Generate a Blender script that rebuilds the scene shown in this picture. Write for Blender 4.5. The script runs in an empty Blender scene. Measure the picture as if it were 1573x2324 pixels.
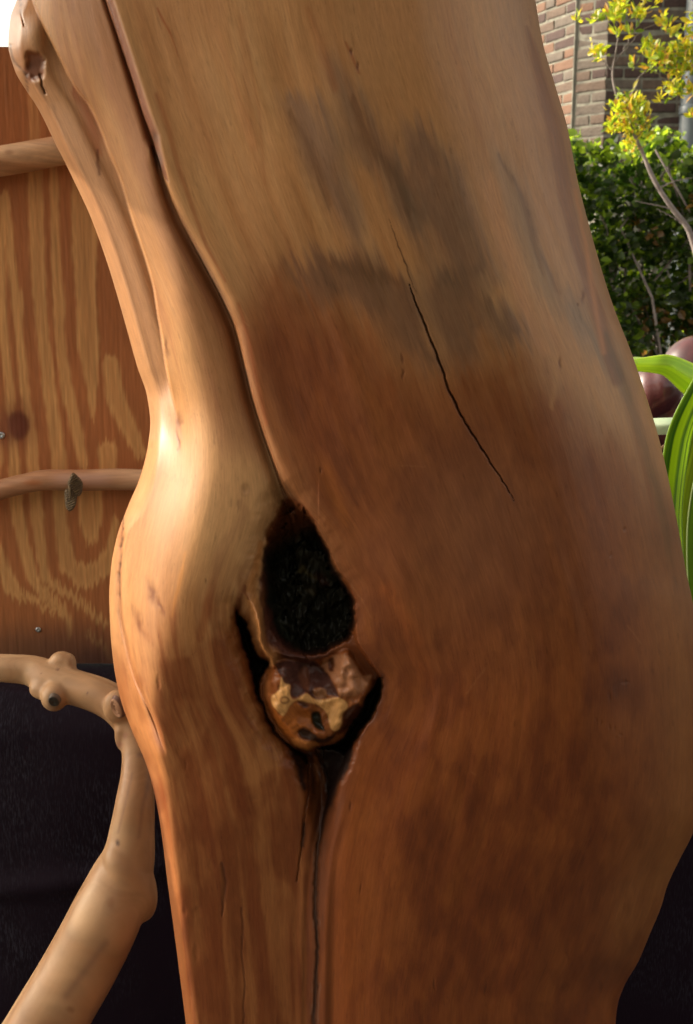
import bpy, bmesh, math, random
import numpy as np
from mathutils import Vector, Matrix

# ------------------------------------------------------------------ camera, world, sun, exposure
SC = bpy.context.scene
COL = SC.collection
CAM_H, PITCH = 1.40, math.radians(12.0)
FPX, CX, CY = 2492.0, 786.5, 1162.0            # focal length and centre of the picture in design units
cam_d = bpy.data.cameras.new('camera')
cam = bpy.data.objects.new('camera', cam_d); COL.objects.link(cam)
cam.location = (0, 0, CAM_H); cam.rotation_euler = (math.radians(90) - PITCH, 0, 0)
cam_d.sensor_fit = 'VERTICAL'; cam_d.sensor_height = 24.0
cam_d.lens = FPX / 2324.0 * 24.0
cam_d.clip_start = 0.02; cam_d.clip_end = 500
cam_d.dof.use_dof = True; cam_d.dof.focus_distance = 0.90; cam_d.dof.aperture_fstop = 13
SC.camera = cam

ALPHA, ELEV = math.radians(16), math.radians(25)
SUN = Vector((-math.cos(ALPHA) * math.cos(ELEV), math.sin(ALPHA) * math.cos(ELEV), math.sin(ELEV)))
W = bpy.data.worlds.new("World"); SC.world = W; W.use_nodes = True
wn = W.node_tree.nodes; wl = W.node_tree.links
bg = wn['Background']
sky = wn.new('ShaderNodeTexSky'); sky.sky_type = 'NISHITA'; sky.sun_disc = False
sky.sun_elevation = ELEV; sky.sun_rotation = math.atan2(SUN.x, SUN.y) % (2 * math.pi)
sky.air_density = 1.0; sky.dust_density = 5.0; sky.ozone_density = 0.6
hz = wn.new('ShaderNodeHueSaturation'); hz.inputs['Saturation'].default_value = 0.22      # thin white haze over the whole sky
wt = wn.new('ShaderNodeMixRGB'); wt.blend_type = 'MULTIPLY'; wt.inputs[0].default_value = 1.0; wt.inputs[2].default_value = (1.07, 1.0, 0.86, 1)
wl.new(sky.outputs[0], hz.inputs['Color']); wl.new(hz.outputs[0], wt.inputs[1]); wl.new(wt.outputs[0], bg.inputs[0]); bg.inputs[1].default_value = 0.15
sd = bpy.data.lights.new('sun', 'SUN'); sd.energy = 2.05; sd.angle = math.radians(0.6); sd.color = (1.0, 0.90, 0.74)
so = bpy.data.objects.new('sun', sd); COL.objects.link(so)
so.rotation_euler = (-SUN).to_track_quat('-Z', 'Y').to_euler(); so.location = (-3, 2, 4)
SC.view_settings.view_transform = 'Standard'; SC.view_settings.look = 'None'
SC.view_settings.exposure = 1.27; SC.view_settings.gamma = 1.0
SC.view_settings.use_curve_mapping = False
SC.cycles.max_bounces = 8
SC.cycles.sample_clamp_indirect = 6

# ------------------------------------------------------------------ small helpers
RGT = np.array([1.0, 0, 0]); FWD = np.array([0, math.cos(PITCH), -math.sin(PITCH)])
UPV = np.array([0, math.sin(PITCH), math.cos(PITCH)]); EYE = np.array([0, 0, CAM_H])
def ray(px, py):
    px = np.asarray(px, float); py = np.asarray(py, float)
    return FWD + ((px - CX) / FPX)[..., None] * RGT + ((CY - py) / FPX)[..., None] * UPV
def P(px, py, d): return EYE + ray(px, py) * np.asarray(d, float)[..., None]
def PY(px, py, Y):                              # the point at distance Y in front of the viewpoint
    r = ray(px, py); return EYE + r * (np.asarray(Y, float) / r[..., 1])[..., None]
def to_design(p):
    q = np.asarray(p) - EYE; d = q @ FWD
    return CX + (q @ RGT) / d * FPX, CY - (q @ UPV) / d * FPX

RT = np.random.RandomState(7).rand(512, 512)
def vn(x, y, seed=0):
    x = np.asarray(x, float) + seed * 17.31; y = np.asarray(y, float) + seed * 9.73
    xi = np.floor(x).astype(int); yi = np.floor(y).astype(int); fx = x - xi; fy = y - yi
    fx = fx * fx * (3 - 2 * fx); fy = fy * fy * (3 - 2 * fy)
    a = RT[xi & 511, yi & 511]; b = RT[(xi + 1) & 511, yi & 511]; c = RT[xi & 511, (yi + 1) & 511]; d = RT[(xi + 1) & 511, (yi + 1) & 511]
    return (a * (1 - fx) + b * fx) * (1 - fy) + (c * (1 - fx) + d * fx) * fy
def fbm(x, y, seed=0, o=3):
    s = 0; a = 0.5; t = 0
    for k in range(o):
        s = s + a * vn(x * 2 ** k, y * 2 ** k, seed + k * 3); t += a; a *= 0.5
    return s / t
def sm(a, b, x):
    t = np.clip((np.asarray(x, float) - a) / (b - a), 0, 1); return t * t * (3 - 2 * t)
def pchip(xs, ys):
    xs = np.array(xs, float); ys = np.array(ys, float); h = np.diff(xs); dl = np.diff(ys) / h
    m = np.zeros(len(xs)); m[0] = dl[0]; m[-1] = dl[-1]
    for i in range(1, len(xs) - 1):
        if dl[i - 1] * dl[i] > 0:
            w1 = 2 * h[i] + h[i - 1]; w2 = h[i] + 2 * h[i - 1]; m[i] = (w1 + w2) / (w1 / dl[i - 1] + w2 / dl[i])
    def f(x):
        x = np.asarray(x, float); xc = np.clip(x, xs[0], xs[-1]); i = np.clip(np.searchsorted(xs, xc) - 1, 0, len(xs) - 2)
        t = (xc - xs[i]) / h[i]
        r = (2*t**3 - 3*t**2 + 1) * ys[i] + (t**3 - 2*t**2 + t) * h[i] * m[i] + (-2*t**3 + 3*t**2) * ys[i+1] + (t**3 - t**2) * h[i] * m[i+1]
        return r + np.where(x > xs[-1], (x - xs[-1]) * m[-1], 0) + np.where(x < xs[0], (x - xs[0]) * m[0], 0)
    return f
def cv(pts): return pchip([p[0] for p in pts], [p[1] for p in pts])
def lin(c):
    c = np.array(c, float) / 255.0
    return np.where(c <= 0.04045, c / 12.92, ((c + 0.055) / 1.055) ** 2.4)
def blur(A, sx, sy=None):
    sy = sx if sy is None else sy
    def one(A, s, ax):
        if s < 0.3: return A
        n = int(3 * s) + 1; k = np.exp(-0.5 * (np.arange(-n, n + 1) / s) ** 2); k /= k.sum()
        pad = [(0, 0)] * A.ndim; pad[ax] = (n, n); B = np.pad(A, pad, mode='edge'); out = np.zeros_like(A)
        for i, w in enumerate(k):
            sl = [slice(None)] * A.ndim; sl[ax] = slice(i, i + A.shape[ax]); out += w * B[tuple(sl)]
        return out
    return one(one(A, sx, 1), sy, 0)

# -- materials
def mat(name, color=(0.5, 0.5, 0.5), rough=0.5, **kw):
    m = bpy.data.materials.new(name); m.use_nodes = True
    b = m.node_tree.nodes['Principled BSDF']
    b.inputs['Base Color'].default_value = (*color, 1); b.inputs['Roughness'].default_value = rough
    for k, v in kw.items(): b.inputs[k.replace('_', ' ')].default_value = v
    return m
def nd(m, t, **kw):
    n = m.node_tree.nodes.new(t)
    for k, v in kw.items(): setattr(n, k, v)
    return n
def lk(m, a, b): m.node_tree.links.new(a, b)
def noise_color(m, scale, c1, c2, stretch=(1, 1, 1), detail=4, lo=0.3, hi=0.7, coord='Object', bump=0.0, bdist=0.002, bscale=None):
    b = m.node_tree.nodes['Principled BSDF']
    tc = nd(m, 'ShaderNodeTexCoord'); mp = nd(m, 'ShaderNodeMapping'); mp.inputs['Scale'].default_value = stretch
    nz = nd(m, 'ShaderNodeTexNoise'); nz.inputs['Scale'].default_value = scale; nz.inputs['Detail'].default_value = detail
    cr = nd(m, 'ShaderNodeValToRGB'); e = cr.color_ramp.elements
    e[0].position = lo; e[1].position = hi; e[0].color = (*c1, 1); e[1].color = (*c2, 1)
    lk(m, tc.outputs[coord], mp.inputs[0]); lk(m, mp.outputs[0], nz.inputs[0]); lk(m, nz.outputs[0], cr.inputs[0]); lk(m, cr.outputs[0], b.inputs['Base Color'])
    if bump:
        n2 = nd(m, 'ShaderNodeTexNoise'); n2.inputs['Scale'].default_value = bscale or scale * 3; n2.inputs['Detail'].default_value = 6
        bp = nd(m, 'ShaderNodeBump'); bp.inputs['Strength'].default_value = bump; bp.inputs['Distance'].default_value = bdist
        lk(m, mp.outputs[0], n2.inputs[0]); lk(m, n2.outputs[0], bp.inputs['Height']); lk(m, bp.outputs[0], b.inputs['Normal'])
    return m
def painted_wood(name, rough=0.38, coat=0.25, grain=1.0, bump=0.25, fine=0.10, coat_rough=0.2):
    """base colour from the mesh's own stain and grain layer, finer fibre in nodes along the 'fibre' coordinates"""
    m = mat(name, rough=rough, Coat_Weight=coat, Coat_Roughness=coat_rough)
    b = m.node_tree.nodes['Principled BSDF']; b.inputs['Specular IOR Level'].default_value = 0.28
    at = nd(m, 'ShaderNodeAttribute', attribute_name='Col'); fa = nd(m, 'ShaderNodeAttribute', attribute_name='fibre')
    n1 = nd(m, 'ShaderNodeTexNoise'); n1.inputs['Scale'].default_value = 1.0 * grain; n1.inputs['Detail'].default_value = 5
    mr = nd(m, 'ShaderNodeMapRange'); mr.inputs[1].default_value = 0.3; mr.inputs[2].default_value = 0.7
    mr.inputs[3].default_value = 1 - fine; mr.inputs[4].default_value = 1 + fine
    mx = nd(m, 'ShaderNodeVectorMath', operation='SCALE')
    lk(m, fa.outputs['Vector'], n1.inputs[0]); lk(m, n1.outputs[0], mr.inputs[0]); lk(m, at.outputs['Color'], mx.inputs[0])
    lk(m, mr.outputs[0], mx.inputs['Scale']); lk(m, mx.outputs[0], b.inputs['Base Color'])
    bp = nd(m, 'ShaderNodeBump'); bp.inputs['Strength'].default_value = bump; bp.inputs['Distance'].default_value = 0.0006
    lk(m, n1.outputs[0], bp.inputs['Height']); lk(m, bp.outputs[0], b.inputs['Normal'])
    rg = nd(m, 'ShaderNodeTexNoise'); rg.inputs['Scale'].default_value = 0.25 * grain
    r2 = nd(m, 'ShaderNodeMapRange'); r2.inputs[3].default_value = rough - 0.1; r2.inputs[4].default_value = rough + 0.12
    lk(m, fa.outputs['Vector'], rg.inputs[0]); lk(m, rg.outputs[0], r2.inputs[0]); lk(m, r2.outputs[0], b.inputs['Roughness'])
    return m

# -- objects
def tag(o, label=None, cat=None, group=None, kind=None):
    if label: o['label'] = label
    if cat: o['category'] = cat
    if group: o['group'] = group
    if kind: o['kind'] = kind
    return o
def empty(name, loc=(0, 0, 0)):
    o = bpy.data.objects.new(name, None); COL.objects.link(o); o.location = loc; o.empty_display_size = 0.05; return o
def link(name, me, material=None, parent=None, keep=True):
    o = bpy.data.objects.new(name, me); COL.objects.link(o)
    if material: 
        me.materials.clear(); me.materials.append(material)
    if parent is not None:
        o.parent = parent
        if keep: o.location = -parent.matrix_basis.translation
    return o
def np_mesh(name, V, F, smooth=True, col=None, fib=None):
    me = bpy.data.meshes.new(name); V = np.asarray(V, np.float32).reshape(-1, 3); F = np.asarray(F, np.int32)
    me.vertices.add(len(V)); me.vertices.foreach_set('co', V.ravel())
    n = F.shape[1]; me.loops.add(F.size); me.loops.foreach_set('vertex_index', F.ravel())
    me.polygons.add(len(F)); me.polygons.foreach_set('loop_start', np.arange(0, F.size, n, dtype=np.int32))
    me.polygons.foreach_set('loop_total', np.full(len(F), n, np.int32))
    me.update(calc_edges=True); me.validate()
    me.polygons.foreach_set('use_smooth', np.full(len(me.polygons), smooth))
    if col is not None: set_attr(me, col, fib)
    return me
def set_attr(me, col, fib=None):
    c = np.ones((len(col), 4), np.float32); c[:, :3] = col
    a = me.attributes.new('Col', 'FLOAT_COLOR', 'POINT'); a.data.foreach_set('color', c.ravel())
    if fib is not None:
        a = me.attributes.new('fibre', 'FLOAT_VECTOR', 'POINT'); a.data.foreach_set('vector', np.asarray(fib, np.float32).ravel())
def grid_faces(nj, ni, wrap=False):
    j = np.arange(nj - 1)[:, None]; i = np.arange(ni if wrap else ni - 1)[None, :]; i2 = (i + 1) % ni
    return np.stack([j * ni + i, (j + 1) * ni + i, (j + 1) * ni + i2, j * ni + i2], -1).reshape(-1, 4)
def bm_mesh(name, bm, smooth=True):
    me = bpy.data.meshes.new(name); bm.to_mesh(me); bm.free()
    for p in me.polygons: p.use_smooth = smooth
    return me
def tube(path, radii, n=20, cap=True, squash=None):
    """vertices and quads of a tube along path"""
    path = np.asarray(path, float); radii = np.asarray(radii, float); T = np.gradient(path, axis=0)
    T /= np.linalg.norm(T, axis=1)[:, None]; ref = np.array([0.13, 0.97, 0.2]); N = np.cross(T, ref); N /= np.linalg.norm(N, axis=1)[:, None]
    B = np.cross(T, N); a = np.linspace(0, 2 * np.pi, n, endpoint=False)
    R = path[:, None, :] + radii[:, None, None] * (np.cos(a)[None, :, None] * N[:, None, :] + np.sin(a)[None, :, None] * B[:, None, :])
    if cap:
        R = np.concatenate([path[:1, None, :] + (R[:1] - path[:1, None, :]) * 0.02, R, path[-1:, None, :] + (R[-1:] - path[-1:, None, :]) * 0.02], 0)
    return R.reshape(-1, 3), grid_faces(len(R), n, True)
def spline(pts, n):
    pts = np.asarray(pts, float); t = np.concatenate([[0], np.cumsum(np.linalg.norm(np.diff(pts[:, :3], axis=0), axis=1))])
    tt = np.linspace(0, t[-1], n); return np.stack([pchip(t, pts[:, k])(tt) for k in range(pts.shape[1])], 1)
def join(parts):
    V = []; F = []; o = 0
    for v, f in parts: V.append(v); F.append(f + o); o += len(v)
    return np.concatenate(V), np.concatenate(F)
def ellipsoid(c, r, n=16, axis=None):
    th = np.linspace(0.02, np.pi - 0.02, n); ph = np.linspace(0, 2 * np.pi, 2 * n, endpoint=False)
    X = np.stack([np.sin(th)[:, None] * np.cos(ph), np.sin(th)[:, None] * np.sin(ph), np.cos(th)[:, None] + 0 * ph], -1) * np.asarray(r)
    if axis is not None:
        q = Vector((0, 0, 1)).rotation_difference(Vector(axis)).to_matrix(); X = X @ np.array(q).T
    return (X + np.asarray(c)).reshape(-1, 3), grid_faces(n, 2 * n, True)
def voxelize(V, F, vox, it=6):
    me = np_mesh('tmp', V, F); o = bpy.data.objects.new('tmp', me); COL.objects.link(o)
    r = o.modifiers.new('r', 'REMESH'); r.mode = 'VOXEL'; r.voxel_size = vox; r.use_smooth_shade = True
    s = o.modifiers.new('s', 'SMOOTH'); s.iterations = it; s.factor = 0.5
    dg = bpy.context.evaluated_depsgraph_get(); dg.update(); me2 = bpy.data.meshes.new_from_object(o.evaluated_get(dg))
    bpy.data.objects.remove(o); bpy.data.meshes.remove(me)
    me2.polygons.foreach_set('use_smooth', np.ones(len(me2.polygons), bool)); return me2
def verts(me):
    a = np.empty(len(me.vertices) * 3, np.float32); me.vertices.foreach_get('co', a); return a.reshape(-1, 3).astype(float)

# painting / carving canvas over a design window
class Canvas:
    def __init__(s, x0, x1, y0, y1, st):
        s.x0, s.y0, s.st = x0, y0, st; s.xs = np.arange(x0, x1, st, float); s.ys = np.arange(y0, y1, st, float)
        s.X, s.Y = np.meshgrid(s.xs, s.ys); s.shape = s.X.shape
        s.WX = s.X; s.WY = s.Y
    def win(s, pts, pad):
        p = np.asarray(pts, float)
        i0 = max(0, int((p[:, 0].min() - pad - s.x0) / s.st)); i1 = min(s.shape[1], int((p[:, 0].max() + pad - s.x0) / s.st) + 2)
        j0 = max(0, int((p[:, 1].min() - pad - s.y0) / s.st)); j1 = min(s.shape[0], int((p[:, 1].max() + pad - s.y0) / s.st) + 2)
        return slice(j0, j1), slice(i0, i1)
    def sdf(s, pts, pad=80, warp=None, smooth=True):
        """signed distance, positive inside, of a closed outline; far away returns -pad"""
        p = np.asarray(pts, float)
        if smooth:
            q = []; n = len(p)
            for i in range(n):
                a, b, c, d = p[i - 1], p[i], p[(i + 1) % n], p[(i + 2) % n]
                for t in (0, 0.33, 0.66): q.append(0.5 * (2*b + (c-a)*t + (2*a-5*b+4*c-d)*t*t + (3*b-a-3*c+d)*t**3))
            p = np.array(q)
        w = s.win(p, pad + 40); X = s.X[w]; Y = s.Y[w]
        if warp is not None: X = X + warp[0][w]; Y = Y + warp[1][w]
        D = np.full(X.shape, 1e9); ins = np.zeros(X.shape, bool)
        for a, b in zip(p, np.roll(p, -1, 0)):
            e = b - a; L = max(e @ e, 1e-9); t = np.clip(((X - a[0]) * e[0] + (Y - a[1]) * e[1]) / L, 0, 1)
            D = np.minimum(D, (X - a[0] - t * e[0]) ** 2 + (Y - a[1] - t * e[1]) ** 2)
            if a[1] != b[1]:
                c = ((a[1] > Y) != (b[1] > Y)) & (X < (b[0] - a[0]) * (Y - a[1]) / (b[1] - a[1]) + a[0]); ins ^= c
        out = np.full(s.shape, -float(pad)); out[w] = np.maximum(np.where(ins, np.sqrt(D), -np.sqrt(D)), -pad); return out
    def line(s, pts, pad=60, warp=None):
        """distance to an open line divided by its local width; pts are (x, y, width)"""
        p = np.asarray(pts, float); w = s.win(p, pad); X = s.X[w]; Y = s.Y[w]
        if warp is not None: X = X + warp[0][w]; Y = Y + warp[1][w]
        D = np.full(X.shape, 1e9)
        for a, b in zip(p[:-1], p[1:]):
            e = b[:2] - a[:2]; L = max(e @ e, 1e-9); t = np.clip(((X - a[0]) * e[0] + (Y - a[1]) * e[1]) / L, 0, 1)
            d = np.hypot(X - a[0] - t * e[0], Y - a[1] - t * e[1]) / (a[2] + t * (b[2] - a[2])); D = np.minimum(D, d)
        out = np.full(s.shape, 1e3); out[w] = D; return out
    def sample(s, A, x, y):
        fx = np.clip((x - s.x0) / s.st, 0, s.shape[1] - 1.001); fy = np.clip((y - s.y0) / s.st, 0, s.shape[0] - 1.001)
        i = fx.astype(int); j = fy.astype(int); fx = fx - i; fy = fy - j
        if A.ndim == 3: fx = fx[..., None]; fy = fy[..., None]
        return (A[j, i] * (1 - fx) + A[j, i + 1] * fx) * (1 - fy) + (A[j + 1, i] * (1 - fx) + A[j + 1, i + 1] * fx) * fy

# ------------------------------------------------------------------ ground
GROUND = mat('paving', (0.3, 0.26, 0.2), 0.85)
noise_color(GROUND, 2.0, (0.055, 0.05, 0.042), (0.10, 0.09, 0.075), bump=0.3, bdist=0.01)
bm = bmesh.new(); bmesh.ops.create_grid(bm, x_segments=8, y_segments=8, size=120)
g = link('ground', bm_mesh('ground', bm, False), GROUND); tag(g, kind='structure')

# unseen dark hedge added behind the viewer to dim sky light and reflections
BHM = mat('added_hedge_green', (.03, .045, .015), .8); noise_color(BHM, 6, (.008, .014, .005), (.06, .085, .022), bump=1.0, bdist=.1)
a_, b_ = np.meshgrid(np.linspace(-6, 6, 160), np.linspace(0, 1, 90)); rr0 = -2.6 - .25 * fbm(a_ * 1.5, b_ * 5, 77, 4) * 2
VV = np.stack([a_, rr0 + .6 * np.clip(b_ - .75, 0, 1) * -3, b_ * 2.9 + .25 * fbm(a_ * 3, b_ * 3, 78, 3)], -1)
bh = link('added_back_hedge', np_mesh('added_back_hedge', VV, grid_faces(*a_.shape)), BHM); bh['kind'] = 'structure'
#@@TRUNK
# ------------------------------------------------------------------ carved tree trunk
LS = cv([(-100, 60), (0, 38), (40, 24), (100, 19), (160, 34), (215, 66), (235, 80), (330, 128), (410, 168), (500, 209), (620, 251), (740, 286), (830, 311),
         (900, 334), (960, 341), (1010, 336), (1080, 319), (1150, 290), (1220, 265), (1290, 252), (1350, 248), (1420, 250), (1500, 257), (1580, 272),
         (1660, 300), (1730, 330), (1790, 348), (1880, 365), (2000, 380), (2150, 400), (2324, 422), (2470, 440)])
RE = cv([(-100, 45), (0, 76), (60, 100), (140, 140), (200, 172), (240, 203), (300, 231), (340, 246), (400, 272), (500, 302), (600, 335), (655, 350),
         (700, 357), (760, 367), (820, 376), (900, 392), (960, 408), (1030, 420), (1100, 425)])
SLV = cv([(1150, 282), (1180, 279), (1250, 275), (1330, 272), (1400, 276), (1470, 290), (1537, 308), (1594, 333), (1640, 353), (1690, 370), (1740, 385)])
G1 = [(232, -60, 9), (245, 0, 9), (265, 60, 9), (290, 140, 10), (309, 200, 10), (328, 260, 10), (344, 310, 12), (352, 335, 9), (366, 375, 6), (381, 412, 1)]
G2 = [(346, 335, 1), (357, 375, 5), (378, 440, 9), (403, 500, 12), (436, 560, 13), (466, 615, 13), (500, 680, 13), (528, 745, 12), (549, 830, 11), (566, 900, 11), (588, 970, 11), (612, 1040, 11), (634, 1100, 14), (660, 1140, 18)]
GR = cv([(-100, 222), (0, 245), (60, 265), (140, 292), (200, 312), (260, 331), (310, 350), (370, 368), (440, 392), (500, 417), (560, 448), (620, 480), (680, 511), (745, 539),
         (830, 560), (900, 577), (970, 598), (1040, 622), (1100, 645), (1140, 668), (1200, 722), (1290, 768), (1340, 800), (1400, 806), (1450, 812), (1500, 842), (1545, 868),
         (1600, 855), (1650, 832), (1700, 800), (1750, 778), (1850, 748), (1950, 726), (2100, 716), (2324, 713), (2470, 712)])
GL = cv([(-100, 218), (0, 241), (60, 261), (140, 288), (200, 308), (260, 327), (310, 344), (370, 352), (440, 374), (500, 398), (560, 430), (620, 462), (680, 494), (745, 522),
         (830, 544), (900, 560), (970, 582), (1040, 605), (1100, 622), (1140, 628), (1160, 622), (1230, 595), (1300, 560), (1380, 535), (1450, 545), (1520, 562), (1600, 590), (1650, 632),
         (1700, 672), (1800, 690), (1900, 694), (2100, 702), (2324, 706), (2470, 706)])
RS = cv([(-100, 1198), (0, 1215), (100, 1233), (200, 1262), (290, 1288), (400, 1309), (500, 1334), (600, 1362), (700, 1394), (800, 1433), (900, 1467), (1000, 1497),
         (1100, 1520), (1200, 1540), (1300, 1558), (1370, 1573), (1500, 1590), (1700, 1600), (1830, 1590), (1890, 1573), (1950, 1543), (2010, 1515), (2060, 1500),
         (2120, 1475), (2180, 1450), (2240, 1416), (2280, 1402), (2324, 1397), (2470, 1390)])
K = Canvas(-20, 1640, -80, 2440, 2.0); X, Y = K.X, K.Y; yr = K.ys
rows = K.shape[0]
ls, re, slv, gr, gl, rs = (f(yr)[:, None] for f in (LS, RE, SLV, GR, GL, RS))
def soft_line(a, s=75): return blur(np.repeat(a, 3, 1), 0.1, s)[:, :1]
grs, gls, lss = soft_line(gr), soft_line(gl), soft_line(ls)
u = (X - grs - (gr - grs) * np.exp(-np.clip(X - gr, 0, 2000) / 130)) / (rs - grs)
ul = (X - lss - (gl - gls) * np.exp(-np.clip(gl - X, 0, 2000) / 90) - (ls - lss) * np.exp(-np.clip(X - ls, 0, 2000) / 60)) / (gls - lss)
right = X > (gr + gl) / 2
U = np.where(right, u * 9.7, ul * 3.2 - 5)                       # follows the fibre round the hollow
st1 = fbm(U * 3.0, Y * 0.0022, 1, 4); st2 = fbm(U * 11, Y * 0.006, 2, 3); st3 = vn(U * 34, Y * 0.012, 5)
big = fbm(X * 0.004, Y * 0.003, 11, 4); mid = fbm(X * 0.012, Y * 0.008, 12, 4)
fibw = (34 * (mid - .5) + 14 * (fbm(X * .03, Y * .012, 13) - .5), 46 * (st2 - 0.5) + 8 * (st3 - 0.5) + 60 * (mid - .5))   # fibrous edge for stains
softw = (26 * (mid - 0.5), 40 * (st2 - 0.5))

# relief, metres towards the viewer
E = re * (1 - sm(950, 1120, yr))[:, None] + ls * sm(950, 1120, yr)[:, None]
hip = sm(940, 1220, yr)[:, None]; low = sm(1450, 1750, yr)[:, None]
wr = rs - gr; wl_ = gl - E
term = cv([(-100, 60), (400, 60), (700, 60), (900, 78), (1000, 84), (1100, 168), (1180, 188), (1260, 190), (1350, 168), (1430, 130), (1500, 92), (1600, 52), (1700, 26), (1800, 14), (2470, 12)])(yr)[:, None]
offs = [(0, .064, .034, .050), (.33, .082, .078, .082), (.66, .095, .106, .098), (1, .100, .120, .108)]
xk = [E + np.minimum(term * o[0], wl_ * .85) for o in offs] + [E + np.minimum(term + 40, wl_ * .92), gl]
rk = [(o[1] * (1 - hip) + o[2] * hip * (1 - low) + o[3] * low * hip) for o in offs + [(0, .104, .122, .112), (0, .107, .118, .108)]]
rk[-1] = rk[-1] + .010 * (1 - sm(250, 450, yr))[:, None]
def section(xk, rk):
    xk = np.concatenate([a + 0 * yr[:, None] for a in xk], 1); rk = np.concatenate([a + 0 * yr[:, None] for a in rk], 1)
    return np.stack([np.interp(K.xs, xk[j], rk[j]) for j in range(rows)])
sec_ = section(xk, rk); lowb = sm(1500, 1720, Y); HL_ = blur(sec_, 9, 44) * (1 - lowb) + blur(sec_, 2.5, 30) * lowb
HR_ = blur(section([gr, gr + 60, gr + wr * .25, gr + wr * .48, gr + wr * .72, rs], [np.array([[r]]) for r in (0.128, 0.131, 0.145, 0.153, 0.149, 0.130)]), 16, 20)
bw = 3 + 26 * sm(1700, 1950, Y)
smix = sm(-bw, bw, X - (gr - 4)); H = HL_ * (1 - smix) + HR_ * smix
# gentle hand-worked undulation and muscle-like swellings
H += 0.008 * (fbm(X * 0.0032, Y * 0.0020, 21, 2) - 0.5) + 0.0016 * (fbm(U * 2, Y * 0.003, 22, 2) - 0.5)
for (cx, cy, sx, sy, h) in [(420, 1160, 130, 190, .004), (1250, 1650, 260, 330, .012), (960, 1900, 160, 260, .006), (520, 1800, 90, 200, .006), (900, 1350, 90, 170, .006), (560, 1420, 50, 120, -.004), (450, 2150, 60, 200, -.003), (1200, 2200, 60, 260, .004)]:
    H += h * np.exp(-((X - cx) / sx) ** 2 - ((Y - cy) / sy) ** 2)
# main lobe overhangs the groove on its left
g1 = K.line(G1); g2 = K.line(G2)
H -= 0.009 * np.exp(-(g1 / 0.9) ** 2) + 0.005 * np.exp(-(g2 / 1.1) ** 2)
H -= 0.003 * np.exp(-(g2 / 2.6) ** 2)
# second stem behind the ridge, and the sliver beside the hip
Eb = X - ls
Hb = 0.016 + 0.020 * sm(0, 30, Eb) + 0.012 * sm(15, 80, Eb) + .004 * sm(80, 120, Eb)
Hb += 0.018 * np.exp(-((X - 62) / 60) ** 2 - ((Y - 60) / 90) ** 2)
stepw = (1 - sm(900, 1040, Y))
slw = sm(1150, 1215, Y) * (1 - sm(1620, 1720, Y))
sl_off = 0.016 * slw * (1 - sm(slv - 3, slv + 3, X)) * sm(0, 14, slv - X + 14)
front = sm(re - 2.0, re + 2.0, X)
Hs = Hb * (1 - front) + H * front
H = H * (1 - stepw) + Hs * stepw
H = H - sl_off - .005 * slw * np.exp(-((X - slv) / 4.5) ** 2)
wsm = np.exp(-((X - 395) / 80) ** 4 - ((Y - 1000) / 110) ** 4); H = H * (1 - wsm) + blur(H, 11, 22) * wsm
# rounding towards the outline
wL = (26 + 18 * sm(960, 1140, yr))[:, None] * (1 - 0.45 * slw) * (1 - .6 * sm(1600, 1800, Y)) ; wR = 300.0 - 60 * sm(1700, 2200, Y)
rl = np.clip((X - ls) / wL, 0, 1); rr = np.clip((rs - X) / wR, 0, 1)
RND = np.sqrt(np.clip(1 - (1 - rl) ** 2, 0, 1)) * np.power(np.clip(1 - (1 - rr) ** 2, 0, 1), 0.5)
H *= RND
# pits, hollows
H1 = [(640, 1132), (668, 1128), (700, 1160), (727, 1202), (747, 1245), (765, 1290), (788, 1322), (803, 1360), (808, 1400), (800, 1440), (782, 1462), (745, 1478), (705, 1490), (668, 1486), (632, 1460), (607, 1405), (594, 1340), (593, 1275), (600, 1225), (622, 1175)]
H2 = [(536, 1382), (552, 1398), (566, 1425), (580, 1462), (592, 1488), (612, 1500), (614, 1512), (600, 1530), (594, 1560), (602, 1605), (622, 1645), (650, 1684), (690, 1712), (700, 1740), (672, 1716), (636, 1680), (608, 1640), (590, 1600), (577, 1560), (564, 1500), (545, 1455), (536, 1420)]
H3 = [(866, 1534), (869, 1560), (858, 1605), (838, 1640), (812, 1680), (785, 1722), (770, 1716), (740, 1702), (716, 1706), (730, 1690), (775, 1672), (806, 1630), (822, 1600), (826, 1575), (846, 1556)]
jag = (15 * (fbm(X * .045, Y * .045, 31) - .5), 15 * (fbm(X * .045, Y * .045, 32) - .5))
s1 = K.sdf(H1, 60, jag); s2 = K.sdf(H2, 60, jag); s3 = K.sdf(H3, 60, jag)
NB = [(612, 1515), (600, 1545), (600, 1585), (612, 1622), (640, 1664), (668, 1696), (700, 1706), (722, 1694), (748, 1690), (782, 1668), (806, 1634), (830, 1600), (846, 1566), (852, 1545), (826, 1524), (802, 1486), (780, 1472), (744, 1488), (704, 1500), (660, 1496), (632, 1500)]
sn = K.sdf(NB, 60, (0.5 * jag[0], 0.5 * jag[1]))
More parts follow.
